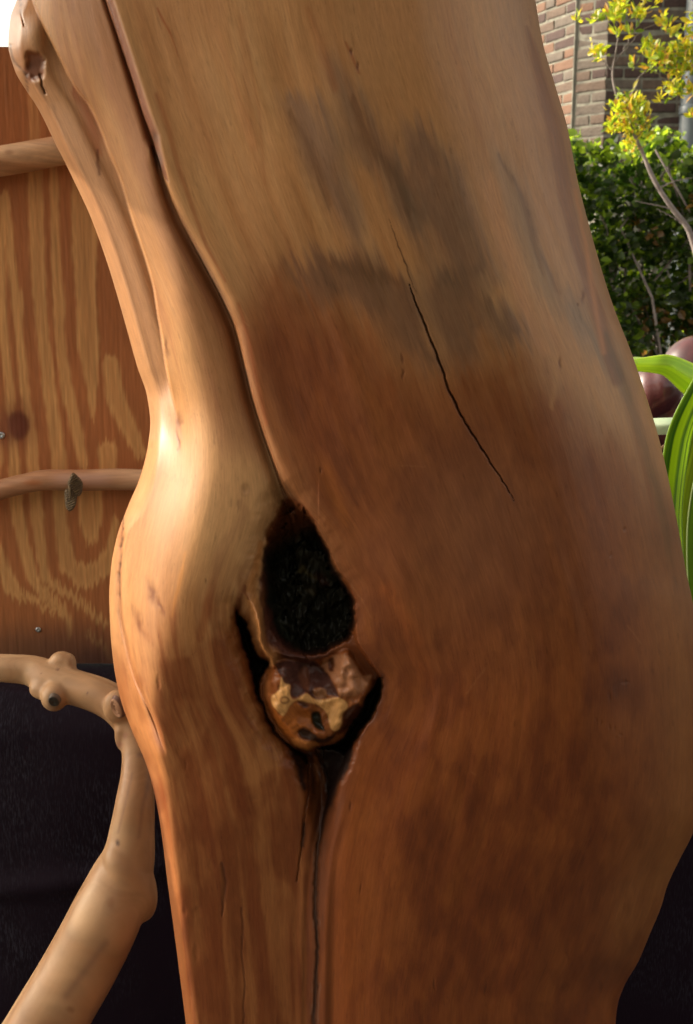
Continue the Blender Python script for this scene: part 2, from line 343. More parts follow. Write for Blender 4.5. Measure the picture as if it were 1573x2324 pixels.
# soft dished lip round the hollow
sall = np.maximum(np.maximum(s1, s2), np.maximum(s3, sn))
lip = np.clip(1 + sall / 58, 0, 1)
H -= 0.014 * lip ** 2 * (1 - 0.75 * right)
H -= 0.012 * np.exp(-((X - 735) / 34) ** 2) * sm(1560, 1640, Y) * (1 - 0.55 * sm(1800, 2100, Y))
leftramp = np.where(X < 690, 30.0, 15.0)
dep1 = sm(0, 1, np.clip(s1 / leftramp, 0, 1)); dep2 = sm(0, 14, s2); dep3 = sm(0, 16 + 40 * sm(1690, 1720, Y), s3)
rough_in = 0.016 * (fbm(X * .02, Y * .012, 41, 4) - .5) + 0.010 * (fbm(X * .06, Y * .03, 42, 3) - .5)
H -= np.maximum(np.maximum(0.075 * dep1 * (.35 + .65 * sm(1150, 1260, Y + .4 * (X - 650))), 0.050 * dep2), 0.050 * dep3)
H += (rough_in * 1.6 + .010 * (fbm(X * .035 + Y * .02, Y * .03, 43, 2) > .52)) * dep1 + 0.5 * rough_in * np.maximum(dep2, dep3)
throat = K.sdf([(664, 1690), (700, 1700), (770, 1690), (812, 1680), (792, 1740), (770, 1790), (752, 1850), (734, 1930), (716, 1930), (704, 1850), (688, 1780)], 60, jag)
H -= 0.020 * sm(-10, 40, throat) * (1 - sm(1780, 1930, Y))
# knob of the broken limb sitting in the hollow's foot
nbh = np.sqrt(np.clip(sn / 24, 0, 1) * (2 - np.clip(sn / 24, 0, 1)))
base_lip = 0.052
lump = 0.005 * (fbm(X * .05, Y * .05, 53, 2) - .5) + 0.016 * (fbm(X * .022, Y * .022, 51, 3) - .5) + 0.010 * np.exp(-((X - 640) / 40) ** 2 - ((Y - 1590) / 60) ** 2)
knob_edge = sm(1500, 1545, Y)
KH = blur(np.interp(K.xs, [500, 620, 850, 950], [0.116, 0.122, 0.130, 0.128])[None, :] + 0 * Y, 4, 4) + lump
KH = KH - 0.026 * (1 - nbh) * knob_edge * (1 - sm(745, 800, X) * (1 - sm(1590, 1650, Y))) - 0.030 * (1 - sm(1480, 1570, Y)) * sm(640, 700, X) * (1 - sm(740, 800, X))
wk = sm(-3, 18, sn); H = H * (1 - wk) + KH * wk
hole_n = K.sdf([(704, 1612), (722, 1608), (736, 1628), (742, 1650), (726, 1652), (708, 1636)], 30)
# cracks, checks and small pits
CR1 = [(882, 495, .4), (893, 525, .9), (905, 560, 1.2), (917, 590, 1.4), (930, 628, 1.1), (947, 668, .4)]
CR2 = [(930, 645, .4), (938, 672, 1.2), (958, 722, 1.9), (985, 790, 2.0), (1008, 850, 2.0), (1018, 885, 2.2), (1034, 915, 2.6), (1046, 942, 2.1), (1075, 990, 1.7), (1110, 1045, 1.4), (1145, 1098, 1.0), (1168, 1138, .4)]
CR3 = [(716, 1700, 2), (742, 1760, 3), (745, 1810, 4), (732, 1870, 5), (722, 1920, 5), (717, 1990, 5), (716, 2070, 5), (722, 2150, 4), (718, 2240, 5), (712, 2330, 5), (712, 2440, 5)]
CR4 = [(700, 1730, 2), (702, 1790, 1.5), (690, 1860, 2), (683, 1930, 1.5), (674, 2000, 1)]
CR5 = [(548, 2060, 1.5), (552, 2110, 2.2), (548, 2160, 1.5), (556, 2230, 1.5), (553, 2290, 2.2), (556, 2400, 2)]
CR6 = [(505, 1960, 3), (511, 2000, 5), (508, 2040, 4), (505, 2080, 1)]
jitter = (3.2 * (vn(X * .09, Y * .09, 61) - .5), 2.0 * (vn(X * .2, Y * .2, 62) - .5))
c1 = K.line(CR1, 20, jitter); c2 = K.line(CR2, 20, jitter); c3 = K.line(CR3, 30, jitter); c4 = K.line(CR4, 30, jitter); c5 = K.line(CR5, 30, jitter); c6 = K.line(CR6, 30, jitter)
cslv = K.line([(281, 1172, .6), (277, 1233, 2.0), (274, 1265, 2.4), (272, 1300, 1.2), (273, 1360, .8)], 20, jitter)
H -= 0.004 * np.exp(-c2 ** 2) + 0.003 * np.exp(-c3 ** 2) + 0.003 * np.exp(-c4 ** 2) + .0012 * np.exp(-c5 ** 2) + .0015 * np.exp(-c6 ** 2) + .006 * np.exp(-(cslv) ** 2)
PITS = [(1325, 672, 4, 16, .32), (410, 955, 6, 18, .05), (405, 1000, 3, 26, -.1), (378, 790, 5, 22, -.2), (345, 1345, 7, 30, -.3), (318, 1415, 7, 30, -.35), (362, 1375, 5, 22, -.4)]
pitm = np.zeros(K.shape)
for (cx, cy, rx, ry, an) in PITS:
    dx, dy = X - cx + jag[0], Y - cy + jag[1]; ca, sa = math.cos(an), math.sin(an)
    q = ((dx * ca + dy * sa) / rx) ** 2 + ((-dx * sa + dy * ca) / ry) ** 2; pitm = np.maximum(pitm, np.exp(-q))
H -= 0.0006 * pitm
# pits of the upper left stem
KNOT1 = [(66, 118), (92, 124), (98, 150), (92, 178), (70, 182), (56, 165), (58, 138)]
kn1 = K.sdf(KNOT1, 40, jag); H -= 0.005 * sm(-8, 12, kn1)
for L in ([(22, 100, 1.5), (32, 140, 2.5), (60, 168, 4)], [(60, 170, 3), (62, 195, 2.5), (64, 222, 1)], [(93, 170, 3), (96, 195, 2.5), (104, 212, 2)], [(45, -10, 3), (48, 30, 2), (54, 60, .7)]):
    H -= 0.003 * np.exp(-K.line(L, 20, jitter) ** 2)
# polish marks: very faint relief along the fibre
H += 0.0001 * (st2 - 0.5)

# --- colour of the wood itself (heartwood, sapwood, stains, char)
def L3(*c): return lin(c)[None, None, :]
C = np.ones(K.shape + (3,)) * L3(150, 104, 66)
def over(mask, col, k=1.0):
    global C
    m = (np.clip(mask, 0, 1) * k)[..., None]; C = C * (1 - m) + (col if isinstance(col, np.ndarray) else L3(*col)) * m
over(sm(.35, .7, big), (156, 112, 72), .8); over(sm(.5, .8, st1), (142, 92, 54), .6); over(sm(.55, .8, 1 - st1), (160, 118, 80), .5)
# heartwood over the lower right of the trunk
HEART = [(545, 735), (590, 640), (640, 612), (720, 640), (800, 690), (860, 720), (900, 780), (980, 830), (1080, 820), (1180, 850), (1240, 880), (1330, 960), (1420, 1060), (1520, 1180), (1660, 1300), (1660, 2480), (700, 2480), (690, 1700), (560, 1720), (480, 1600),
         (470, 1500), (520, 1420), (700, 1300), (640, 1120), (585, 900)]
sh = K.sdf(HEART, 300, fibw); hm = sm(-140, 110, sh) * np.where(right, 1, 0); hd = sm(-70, 250, sh) * np.where(right, 1, 0)
over(hm, (124, 82, 52)); over(hd, (98, 54, 30), .9); over(hd * sm(.35, .65, big), (90, 48, 27), .7); over(hm * sm(.45, .75, mid), (116, 68, 36), .55)
over(hm * sm(-120, 300, Y - 1500), (102, 52, 22), .55)
over(hm * sm(.45, .8, st1) * sm(.3, .6, mid), (80, 40, 18), .40); over(hm * sm(.45, .8, 1 - st1) * sm(.3, .6, big), (118, 66, 32), .40)
over(hm * sm(.5, .85, st2), (84, 42, 20), .16); over(hm * sm(.5, .85, 1 - st2), (116, 68, 36), .14)
# orange flares beside the hollow and low down
for pts, col, k in [([(880, 1340, 16), (930, 1420, 26), (960, 1500, 20), (975, 1560, 8)], (132, 68, 22), .65), ([(850, 1640, 30), (840, 1740, 40), (800, 1900, 40), (790, 2080, 36), (790, 2320, 30)], (122, 66, 26), .6),
                    ([(735, 1075, 20), (760, 1120, 14), (790, 1180, 8)], (134, 76, 28), .55), ([(960, 1660, 30), (930, 1760, 30)], (118, 62, 22), .4), ([(1430, 2020, 8), (1410, 2070, 12), (1400, 2120, 6)], (138, 84, 44), .8),
                    ([(1270, 2010, 14), (1280, 2120, 12)], (112, 60, 24), .4), ([(880, 2170, 8), (890, 2200, 12)], (124, 70, 32), .7)]:
    d = K.line(pts, 130, softw); over(np.exp(-(d) ** 2), col, k)
# dark, reddish clouds
for pts, col, k in [([(620, 800, 60), (660, 900, 80), (700, 1000, 60)], (84, 44, 26), .55), ([(1180, 1380, 60), (1280, 1420, 60), (1350, 1400, 40)], (78, 42, 22), .55), ([(950, 1560, 50), (1080, 1620, 60)], (84, 40, 16), .5),
                    ([(1100, 1720, 30), (1090, 1830, 30)], (70, 34, 14), .35), ([(1240, 2060, 30), (1300, 1990, 30), (1330, 1900, 20)], (72, 35, 16), .45), ([(980, 2230, 40), (960, 2340, 50)], (74, 34, 14), .4),
                    ([(1480, 1800, 30), (1400, 1900, 24)], (78, 46, 24), .35), ([(1080, 1300, 90), (1180, 1500, 60)], (96, 58, 38), .35)]:
    d = K.line(pts, 260, softw); over(np.exp(-(d) ** 2), col, k)
# golden paler zone on the far right flank
over(hm * sm(.80, .97, u) * sm(1000, 1300, Y) * (1 - sm(2100, 2300, Y)), (122, 84, 46), .6)
over(np.where(right, 1, 0) * sm(.86, .98, u) * (1 - sm(700, 1000, Y)), (112, 78, 54), .45)
over(K_:= np.exp(-((X - 1395) / 60) ** 2 - ((Y - 1640) / 80) ** 2), (110, 72, 52), .45)
# grey weathered stains
def Z(pts): return [(549 + a * .548, 157 + b * .548) for a, b in pts]
STAINS = [(Z([(185, 150), (290, 140), (380, 250), (420, 400), (470, 560), (490, 720), (420, 640), (330, 500), (270, 400), (225, 250)]), (100, 79, 70), .70),
          (Z([(345, -40), (420, 30), (520, 170), (600, 300), (660, 420), (700, 560), (760, 720), (690, 660), (620, 500), (540, 410), (450, 340), (410, 180)]), (100, 77, 64), .70),
          (Z([(700, 250), (800, 290), (890, 410), (950, 560), (990, 700), (1040, 830), (960, 880), (860, 780), (790, 660), (710, 640), (650, 480), (690, 380)]), (96, 75, 64), .80),
          (Z([(640, 400), (720, 560), (760, 680), (840, 780), (900, 870), (780, 860), (720, 700), (660, 560)]), (94, 79, 66), .6),
          (Z([(1040, 330), (1120, 420), (1190, 560), (1240, 760), (1310, 900), (1410, 1000), (1510, 1130), (1600, 1290), (1480, 1190), (1350, 1040), (1240, 920), (1170, 760), (1100, 560)]), (108, 87, 66), .55),
          (Z([(190, 830), (290, 770), (400, 750), (520, 780), (620, 850), (690, 890), (740, 980), (760, 1120), (820, 1230), (660, 1150), (560, 1010), (420, 940), (330, 960), (240, 880)]), (86, 67, 58), .78),
          (Z([(760, 890), (870, 800), (960, 880), (1060, 970), (1160, 1050), (1220, 1160), (1110, 1180), (1010, 1080), (970, 1160), (920, 1240), (800, 1080)]), (86, 69, 60), .74),
          (Z([(1330, 900), (1400, 960), (1440, 1060), (1520, 1170), (1470, 1180), (1400, 1080)]), (94, 79, 68), .5)]
for pts, col, k in STAINS:
    s = K.sdf(pts, 60, (fibw[0] + 10 * (mid - .5), fibw[1] * 1.5)); over(sm(-36, 30, s) * (0.55 + 0.5 * st2 + .4 * fbm(X * .02, Y * .008, 14)), col, k)
darkfib = sm(.6, .85, st3) * sm(.5, .7, st2)
for pts in ([(660, 260, 8), (700, 330, 16), (730, 410, 14), (745, 470, 8)], [(800, 230, 8), (840, 320, 16), (900, 400, 14), (930, 480, 12)], [(1130, 350, 5), (1180, 440, 9), (1215, 560, 9), (1260, 660, 10)], [(900, 640, 14), (820, 620, 24), (760, 600, 16)]):
    d = K.line(pts, 90, softw); over(np.exp(-d ** 2), (72, 54, 42), .42)
# brown band down the right flank, leaf reflection painted greenish low on it
d = K.line([(1196, 60, 4), (1228, 180, 14), (1254, 280, 17), (1272, 380, 17), (1290, 480, 16), (1312, 570, 14), (1340, 660, 14), (1372, 760, 16), (1400, 860, 18)], 90, (8 * (st3 - .5), 0 * X)); over(np.exp(-d ** 4), (104, 64, 38), .75)
d = K.line([(1376, 760, 10), (1415, 870, 14), (1455, 990, 14), (1490, 1110, 12), (1515, 1220, 10), (1535, 1330, 10)], 90, (8 * (st3 - .5), 0 * X)); over(np.exp(-d ** 2), (74, 62, 34), .5)
d = K.line([(1306, 430, 3), (1330, 560, 5), (1350, 690, 7), (1370, 800, 6)], 60); over(np.exp(-d ** 2), (158, 98, 56), .6)
d = K.line([(1255, 930, 5), (1262, 812, 8), (1300, 850, 10), (1330, 900, 6)], 60, softw); over(np.exp(-d ** 2), (150, 104, 64), .5)
d = K.line([(1110, 420, 16), (1150, 560, 20), (1190, 700, 16), (1240, 800, 10)], 90, softw); over(np.exp(-d ** 2), (160, 108, 68), .55)
# faint rust veins in the pale upper part
for pts, k in [([(358, 18, 2.0), (372, 50, 3.0), (388, 80, 2.2), (405, 130, 1)], .85), ([(548, 40, 8), (560, 200, 12), (580, 330, 10)], .25), ([(560, 90, 3), (590, 260, 4), (600, 420, 3)], .25), ([(785, 95, 3), (800, 130, 4), (815, 165, 3)], .7),
               ([(355, 215, 5), (385, 300, 7), (405, 380, 7), (430, 450, 5), (470, 560, 4), (510, 640, 3)], .6), ([(540, 690, 4), (562, 760, 6), (580, 850, 6), (605, 960, 5)], .6), ([(700, 20, 8), (735, 120, 12), (760, 200, 10)], .35)]:
    d = K.line(pts, 60, (5 * (mid - .5), 6 * (st3 - .5))); over(np.exp(-d ** 2), (126, 68, 36), k)
# specks and insect marks
SPK = [(800, 120, 3, 10), (812, 150, 3, 12), (912, 815, 3, 12), (916, 850, 2.5, 9), (1268, 822, 3, 13), (1418, 1200, 3, 6), (728, 1068, 3, 7), (1388, 1258, 2, 6), (1310, 690, 2, 5), (820, 2015, 2.4, 10), (796, 1830, 3, 10),
       (1282, 2240, 8, 13), (1290, 2170, 3, 14), (1104, 2240, 2.5, 14), (1360, 2240, 4, 12), (985, 2235, 2.5, 12), (1400, 1560, 5, 22), (1385, 1580, 4, 14), (1415, 1548, 8, 4), (1380, 1650, 2.5, 7), (1392, 1655, 2.5, 6), (1362, 1638, 2, 6), (1410, 1668, 4, 3), (1350, 1632, 2, 4), (1398, 1676, 3, 3),
       (536, 740, 5, 4), (560, 1110, 9, 12), (480, 1965, 7, 13), (448, 2070, 6, 11), (420, 2068, 6, 10), (446, 2160, 6, 17), (418, 2230, 6, 14), (410, 1700, 8, 12), (420, 1735, 3, 12), (362, 1550, 4, 16), (575, 1810, 8, 6), (315, 1700, 5, 4), (470, 1320, 2, 6)]
rk_ = np.zeros(K.shape)
for (cx, cy, rx, ry) in SPK:
    q = ((X - cx + .8 * jag[0]) / rx) ** 2 + ((Y - cy + .8 * jag[1]) / ry) ** 2; rk_ = np.maximum(rk_, np.exp(-q ** 1.5))
over(rk_, (58, 32, 22), .62); H -= 0.0006 * rk_
over(np.exp(-((X - 1405) / 26) ** 2 - ((Y - 1555) / 18) ** 2), (88, 62, 66), .55)

# --- left lobe
LM = np.where(right, 0, 1.0)
over(LM * sm(1430, 1800, Y + 60 * (mid - .5)), (134, 82, 44), .75)
over(LM * sm(1000, 1250, Y) * sm(.55, .95, ul) * sm(.4, .6, mid), (124, 78, 44), .5)
over(LM * sm(1450, 1700, Y) * sm(.45, .75, st1), (100, 52, 26), .5); over(LM * sm(1450, 1700, Y) * sm(.5, .8, st2), (76, 40, 22), .35); over(LM * sm(1450, 1700, Y) * sm(.5, .8, 1 - mid), (132, 84, 48), .5)
over(LM * sm(1200, 1500, Y) * (1 - sm(1600, 1750, Y)) * sm(.52, .8, st2) * sm(.25, .5, ul), (104, 58, 30), .5)
over(LM * (1 - sm(900, 1100, Y)) * sm(.5, .75, st1) * front, (130, 86, 58), .5)
d = K.line([(545, 1140, 7), (556, 1165, 10), (538, 1200, 13), (512, 1232, 15), (496, 1268, 14), (486, 1310, 10), (470, 1380, 14), (455, 1450, 10)], 70, (9 * (st3 - .5), 12 * (mid - .5))); over(np.exp(-d ** 4), (108, 56, 32), .75)
d = K.line([(640, 1128, 14), (596, 1170, 10), (572, 1230, 10), (552, 1290, 7), (536, 1370, 7), (530, 1420, 6)], 70, softw); over(np.exp(-d ** 2), (104, 56, 26), .55)
d = K.line([(626, 1168, 8), (604, 1205, 7), (586, 1250, 5), (566, 1300, 4), (548, 1350, 5), (540, 1385, 6)], 50, jitter); over(np.exp(-d ** 2), (70, 32, 20), .75)
for pts, col, k in [([(355, 1560, 6), (400, 1660, 8), (440, 1760, 10), (470, 1850, 12)], (96, 44, 24), .55), ([(372, 1790, 18), (410, 1900, 22), (440, 1990, 18)], (78, 38, 18), .6), ([(560, 1880, 30), (570, 1990, 30), (600, 2100, 20)], (82, 42, 20), .5),
                    ([(590, 1790, 26), (600, 1900, 34), (650, 1960, 20)], (128, 76, 36), .6), ([(430, 1500, 8), (470, 1600, 10), (520, 1700, 12), (560, 1790, 10)], (96, 46, 24), .5), ([(360, 1080, 4), (420, 1090, 5), (500, 1100, 6), (548, 1120, 5)], (140, 92, 58), .35),
                    ([(500, 2100, 26), (520, 2300, 30)], (112, 64, 30), .5), ([(620, 2150, 20), (640, 2330, 22)], (92, 44, 20), .5), ([(415, 1250, 4), (405, 1330, 5), (398, 1400, 3)], (176, 112, 52), .5), ([(470, 2000, 12), (480, 2130, 14)], (74, 38, 20), .4)]:
    d = K.line(pts, 120, softw); over(LM * np.exp(-d ** 2), col, k)
over(LM * np.exp(-((X - 460) / 60) ** 2 - ((Y - 1190) / 60) ** 2), (164, 122, 84), .5)
# rings of the knots
for (cx, cy, rx, ry) in [(556, 1112, 10, 13)]:
    q = np.sqrt(((X - cx) / rx) ** 2 + ((Y - cy) / ry) ** 2); over(np.exp(-((q - 1) / .22) ** 2), (86, 42, 22), .55); over(np.exp(-q ** 2), (120, 68, 36), .4)
over(slw * np.exp(-((X - slv) / 3.2) ** 2), (104, 60, 38), .75)  # shade of the sliver's crease painted as a brown line and strip
over(slw * np.exp(-((X - slv + 7) / 6.5) ** 2), (138, 92, 64), .45)
# back stem: greyer, with brown hollow
BM = (1 - front) * np.where(Y < 1000, 1, 0)
over(BM, (152, 110, 80), .6); over(BM * sm(.5, .8, st3), (112, 76, 54), .35)
d = K.line([(165, 200, 6), (195, 250, 16), (212, 300, 18), (222, 345, 8)], 60, softw); over(BM * np.exp(-d ** 2), (126, 70, 40), .75)
d = K.line([(222, 340, 3), (222, 370, 5), (226, 395, 4)], 40, jitter); over(BM * np.exp(-d ** 2), (70, 44, 34), .7)
over(sm(-6, 6, kn1), (84, 50, 44), .85); over(np.exp(-((X - 64) / 22) ** 2 - ((Y - 124) / 16) ** 2), (134, 78, 42), .5)
for L in ([(22, 100, 1.5), (32, 140, 2.5), (60, 168, 4)], [(60, 170, 3), (62, 195, 2.5), (64, 222, 1)], [(93, 170, 3), (96, 195, 2.5), (104, 212, 2)], [(45, -10, 3), (48, 30, 2), (54, 60, .7)]):
    over(np.exp(-K.line(L, 20, jitter) ** 2), (62, 50, 50), .8)
over(pitm, (78, 42, 24), .75)
# grooves: grey brown inside, with the overhang's shadow band painted in
over(np.exp(-(g1 / 1.35) ** 4), (96, 62, 56), .92); over(np.exp(-((X - 349) / 9) ** 2 - ((Y - 318) / 22) ** 2), (20, 20, 24), .95); over(np.exp(-((X - 362) / 9) ** 2 - ((Y - 362) / 22) ** 2) * np.exp(-(g1 / 1.3) ** 4), (96, 92, 96), .6)
over(np.exp(-(g2 / 1.0) ** 4), (82, 58, 42), .92); over(np.exp(-((g2 - 1.6) / .8) ** 2) * np.where(right, 0, 1), (116, 74, 50), .4)
over(np.exp(-(g2 / .9) ** 4) * sm(.5, .7, vn(U * 3, Y * .02, 71)), (64, 58, 56), .5)
# mottling of the oiled wood
mot = fbm(U * 2.4, Y * .011, 101, 4); mot2 = fbm(U * 7, Y * .012, 102, 4); blot = fbm(X * .010, Y * .006, 103, 3); fleck = fbm(X * .045, Y * .020, 107, 3)
hb = hd * (1 - .35 * sm(900, 1500, Y))
over(hd * sm(1300, 1700, Y), (96, 52, 24), .25)
blot2 = fbm(X * .013 + 1.6 * blot, Y * .009 - 1.2 * blot, 109, 3)
over(hd * sm(.45, .72, mot), (118, 70, 32), .30); over(hd * sm(.45, .75, 1 - mot), (74, 38, 20), .26); over(hd * sm(.48, .72, mot2), (74, 38, 20), .26); over(hd * sm(.42, .74, blot2), (122, 70, 30), .34); over(hd * sm(.46, .78, 1 - blot2), (78, 40, 20), .24); over(hd * sm(.5, .72, fleck), (112, 64, 32), .26); over(hd * sm(.5, .72, 1 - fleck), (70, 36, 20), .24)
over(hd * sm(.25, .02, u) * sm(1650, 1850, Y), (122, 68, 28), .35)
over(LM * sm(1350, 1600, Y) * (1 - .5 * sm(1750, 1950, Y)), (146, 92, 54), .45)
over(LM * sm(1350, 1600, Y) * sm(.48, .72, mot), (148, 94, 52), .35); over(LM * sm(1350, 1600, Y) * sm(.50, .72, 1 - mot2), (90, 46, 24), .35); over(LM * sm(1700, 1900, Y) * sm(.45, .7, blot), (86, 42, 20), .45); over(LM * sm(1350, 1600, Y) * sm(.5, .7, fleck), (86, 44, 24), .25)
over((1 - hm) * sm(.5, .75, mot) * np.where(Y < 1300, .6, .2), (136, 88, 52), .30)
over(hd * np.exp(-((X - 1090) / 230) ** 2 - ((Y - 1180) / 260) ** 2), (118, 80, 62), .55)
over(np.where(right, 1, 0) * sm(.70, .95, u) * sm(1150, 1400, Y) * (1 - sm(2000, 2250, Y)), (128, 84, 50), .40)
over(LM * sm(1600, 1800, Y), (128, 76, 42), .25)
over(LM * sm(1800, 2200, Y), (98, 52, 26), .45)
lst = fbm(ul * 13 + .8 * mid, Y * .0026, 121, 3); lst2 = fbm(ul * 30 + 1.0 * mid, Y * .006, 122, 3); l13 = LM * sm(1230, 1480, Y + 120 * (1 - sm(0, .6, ul)) * -1)
over(l13 * sm(.46, .64, fbm(X * .014 + blot, Y * .007, 110, 3)), (90, 46, 24), .50); over(l13 * sm(.46, .68, lst) * sm(.3, .55, mid), (108, 58, 30), .60); over(l13 * sm(.52, .74, lst2), (94, 48, 26), .40); over(l13 * sm(.5, .72, 1 - lst), (152, 96, 54), .40)
over(LM * sm(900, 1000, Y) * (1 - sm(1230, 1420, Y + 60 * mid)) * sm(.35, .6, ul), (178, 134, 94), .55)
over(LM * front * (1 - sm(980, 1080, Y)) * sm(.25, .6, (X - re) / (gl - re)), (122, 78, 52), .60)  # ridge's right half painted darker, as its shaded side
# hollow: charred and resin black
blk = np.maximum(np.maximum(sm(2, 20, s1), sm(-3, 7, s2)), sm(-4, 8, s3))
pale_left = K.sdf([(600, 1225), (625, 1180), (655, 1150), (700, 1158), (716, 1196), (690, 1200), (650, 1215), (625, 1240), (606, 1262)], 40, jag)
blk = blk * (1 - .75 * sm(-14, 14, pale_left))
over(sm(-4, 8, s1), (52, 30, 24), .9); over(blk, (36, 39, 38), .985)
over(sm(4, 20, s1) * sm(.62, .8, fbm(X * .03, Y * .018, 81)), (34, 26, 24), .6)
over(sm(-16, 0, np.maximum(s2, s3)) * (1 - sm(0, 6, np.maximum(s2, s3))), (66, 34, 20), .55)
d = K.line([(596, 1300, 5), (593, 1360, 7), (604, 1410, 10), (618, 1450, 12), (650, 1486, 12), (700, 1500, 12), (745, 1490, 8)], 40, jag); over(np.exp(-d ** 2), (58, 34, 36), .85)
over(sm(-6, 6, s1) * (1 - sm(1165, 1250, Y + .6 * (X - 660))), (92, 54, 34), .85)
for pts, col, k in [([(676, 1296, 3), (690, 1290, 4), (700, 1300, 4), (712, 1312, 5)], (92, 88, 64), .8), ([(700, 1342, 5), (716, 1352, 4)], (84, 82, 78), .8), ([(722, 1310, 9), (738, 1326, 9)], (64, 40, 38), .7), ([(612, 1330, 5), (618, 1370, 7), (636, 1410, 7), (660, 1450, 7)], (64, 74, 78), .55), ([(606, 1240, 6), (602, 1290, 5)], (50, 56, 62), .5), ([(745, 1268, 7), (770, 1310, 8)], (52, 46, 42), .6)]:
    d = K.line(pts, 40, jag); over(np.exp(-d ** 2) * (.4 + .9 * fbm(X * .12, Y * .08, 83)), col, k)  # paints glints as pale grey strokes, plus a reddish blob and flecks
d = K.line([(606, 1385, 9), (622, 1440, 15), (650, 1478, 15), (690, 1500, 14)], 40, jag); over(np.exp(-d ** 4), (70, 42, 42), .9)
# pale rib between the two openings
d = K.line([(590, 1230, 6), (580, 1290, 9), (566, 1330, 12), (574, 1370, 13), (586, 1410, 9), (592, 1450, 7), (604, 1478, 6), (618, 1496, 7), (622, 1510, 7)], 40, (.6 * jag[0], .6 * jag[1]))
rib = np.exp(-d ** 4); over(rib, (150, 98, 56), .9); H += 0.020 * np.exp(-d ** 2) * sm(1340, 1420, Y)
d = K.line([(556, 1330, 3), (560, 1360, 3)], 30, jag); over(np.exp(-d ** 2), (90, 50, 28), .8)
# knob colours
kn = sm(-2, 6 + 24 * sm(740, 800, X) * (1 - sm(1560, 1620, Y)), sn); hj = (.35 * jag[0], .35 * jag[1])
over(kn, (120, 70, 34)); over(kn * sm(.45, .62, fbm(X * .03, Y * .03, 91)), (96, 52, 24), .5)
def zk(pts): return [(533.1 + a * .2393, 1411.4 + b * .2393) for a, b in pts]
for pts, col, k, soft in [([(950, 310), (1060, 320), (1130, 360), (1210, 500), (1310, 500), (1230, 630), (1140, 700), (1050, 700), (990, 700), (960, 600), (900, 510), (840, 440), (830, 370), (880, 330)], (140, 92, 64), .92, 3),
        ([(350, 800), (430, 880), (480, 870), (540, 780), (640, 760), (720, 860), (720, 960), (600, 1040), (560, 1100), (480, 1060), (400, 960)], (134, 74, 26), .95, 3),
        ([(450, 490), (530, 590), (530, 700), (570, 740), (680, 680), (750, 730), (870, 730), (980, 720), (1060, 760), (1060, 820), (1020, 870), (1010, 980), (960, 1030), (910, 1000), (880, 870), (800, 790), (680, 760), (600, 740), (520, 790), (470, 880), (430, 870), (360, 790), (350, 700), (420, 640)], (188, 136, 84), .97, 2),
        ([(400, 380), (560, 330), (700, 350), (840, 450), (920, 560), (985, 710), (940, 700), (870, 690), (860, 720), (750, 720), (680, 670), (640, 690), (560, 720), (530, 680), (535, 600), (470, 570), (420, 470)], (62, 42, 48), .95, 2),
        ([(740, 640), (800, 620), (865, 640), (860, 715), (760, 718)], (132, 88, 58), .85, 3), ([(600, 480), (690, 430), (700, 640), (660, 640)], (112, 72, 56), .6, 4), ([(880, 370), (930, 350), (940, 460), (900, 470)], (64, 34, 28), .85, 3),
        ([(1020, 870), (1100, 800), (1180, 770), (1240, 880), (1150, 960), (1040, 1040), (940, 1060), (960, 1030), (1010, 990)], (54, 26, 18), .92, 4), ([(590, 1040), (660, 1010), (760, 1060), (860, 1090), (960, 1050), (900, 1130), (800, 1150), (740, 1130), (640, 1110)], (34, 22, 18), .92, 3),
        ([(720, 870), (800, 850), (830, 960), (860, 1030), (800, 1020), (740, 960)], (22, 28, 24), .97, 3), ([(770, 1040), (850, 1050), (860, 1100), (790, 1100)], (130, 74, 36), .8, 3), ([(600, 760), (640, 750), (700, 800), (650, 820)], (48, 34, 40), .8, 4),
        ([(540, 1110), (600, 1100), (660, 1140), (750, 1140), (800, 1170), (740, 1220), (670, 1235), (600, 1200), (550, 1150)], (160, 98, 50), .92, 3), ([(270, 560), (320, 520), (330, 760), (290, 700)], (140, 84, 46), .8, 3)]:
    q = K.sdf(zk(pts), 24, hj); over(np.maximum(kn, sm(-2, 3, q) * (X > 735)) * sm(-soft, soft, q) * (s3 < 6), col, k); H += (.0022 if col[0] > 125 else -.0035) * kn * sm(-4, 8, q)
q = np.sqrt(((X - 646) / 9) ** 2 + ((Y - 1589) / 7) ** 2); over(kn * np.exp(-((q - 1) / .3) ** 2), (92, 52, 26), .8)
# dark throat and streaked spur beneath the knob
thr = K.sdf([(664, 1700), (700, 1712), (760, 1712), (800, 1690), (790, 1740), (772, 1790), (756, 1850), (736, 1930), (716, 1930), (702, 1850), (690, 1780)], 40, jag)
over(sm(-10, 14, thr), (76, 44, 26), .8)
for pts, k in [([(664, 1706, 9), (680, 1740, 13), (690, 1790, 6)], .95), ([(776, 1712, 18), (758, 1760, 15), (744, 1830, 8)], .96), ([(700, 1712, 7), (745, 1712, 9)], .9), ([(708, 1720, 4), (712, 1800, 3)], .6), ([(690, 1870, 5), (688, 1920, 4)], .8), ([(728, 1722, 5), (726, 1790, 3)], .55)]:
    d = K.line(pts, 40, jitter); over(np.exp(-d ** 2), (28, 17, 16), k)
d = K.line([(716, 1716, 5), (722, 1790, 5), (712, 1850, 4), (704, 1930, 3)], 40, jitter); over(np.exp(-d ** 2), (112, 70, 44), .55)
over(np.exp(-((X - gr) / 30.0) ** 2) * sm(1740, 1860, Y) * (.6 + .8 * (st2 - .2)), (62, 36, 22), .7)
H += .0022 * sm(1780, 1900, Y) * (np.exp(-((X - gr + 30) / 9) ** 2) + np.exp(-((X - gr - 26) / 10) ** 2))
for c, k in ((c1, .9), (c2, .97), (c3, .78), (c4, .35), (c5, .28), (c6, .4), (cslv, .85)): over(np.exp(-c ** 2 * .9), (24, 18, 18), k)
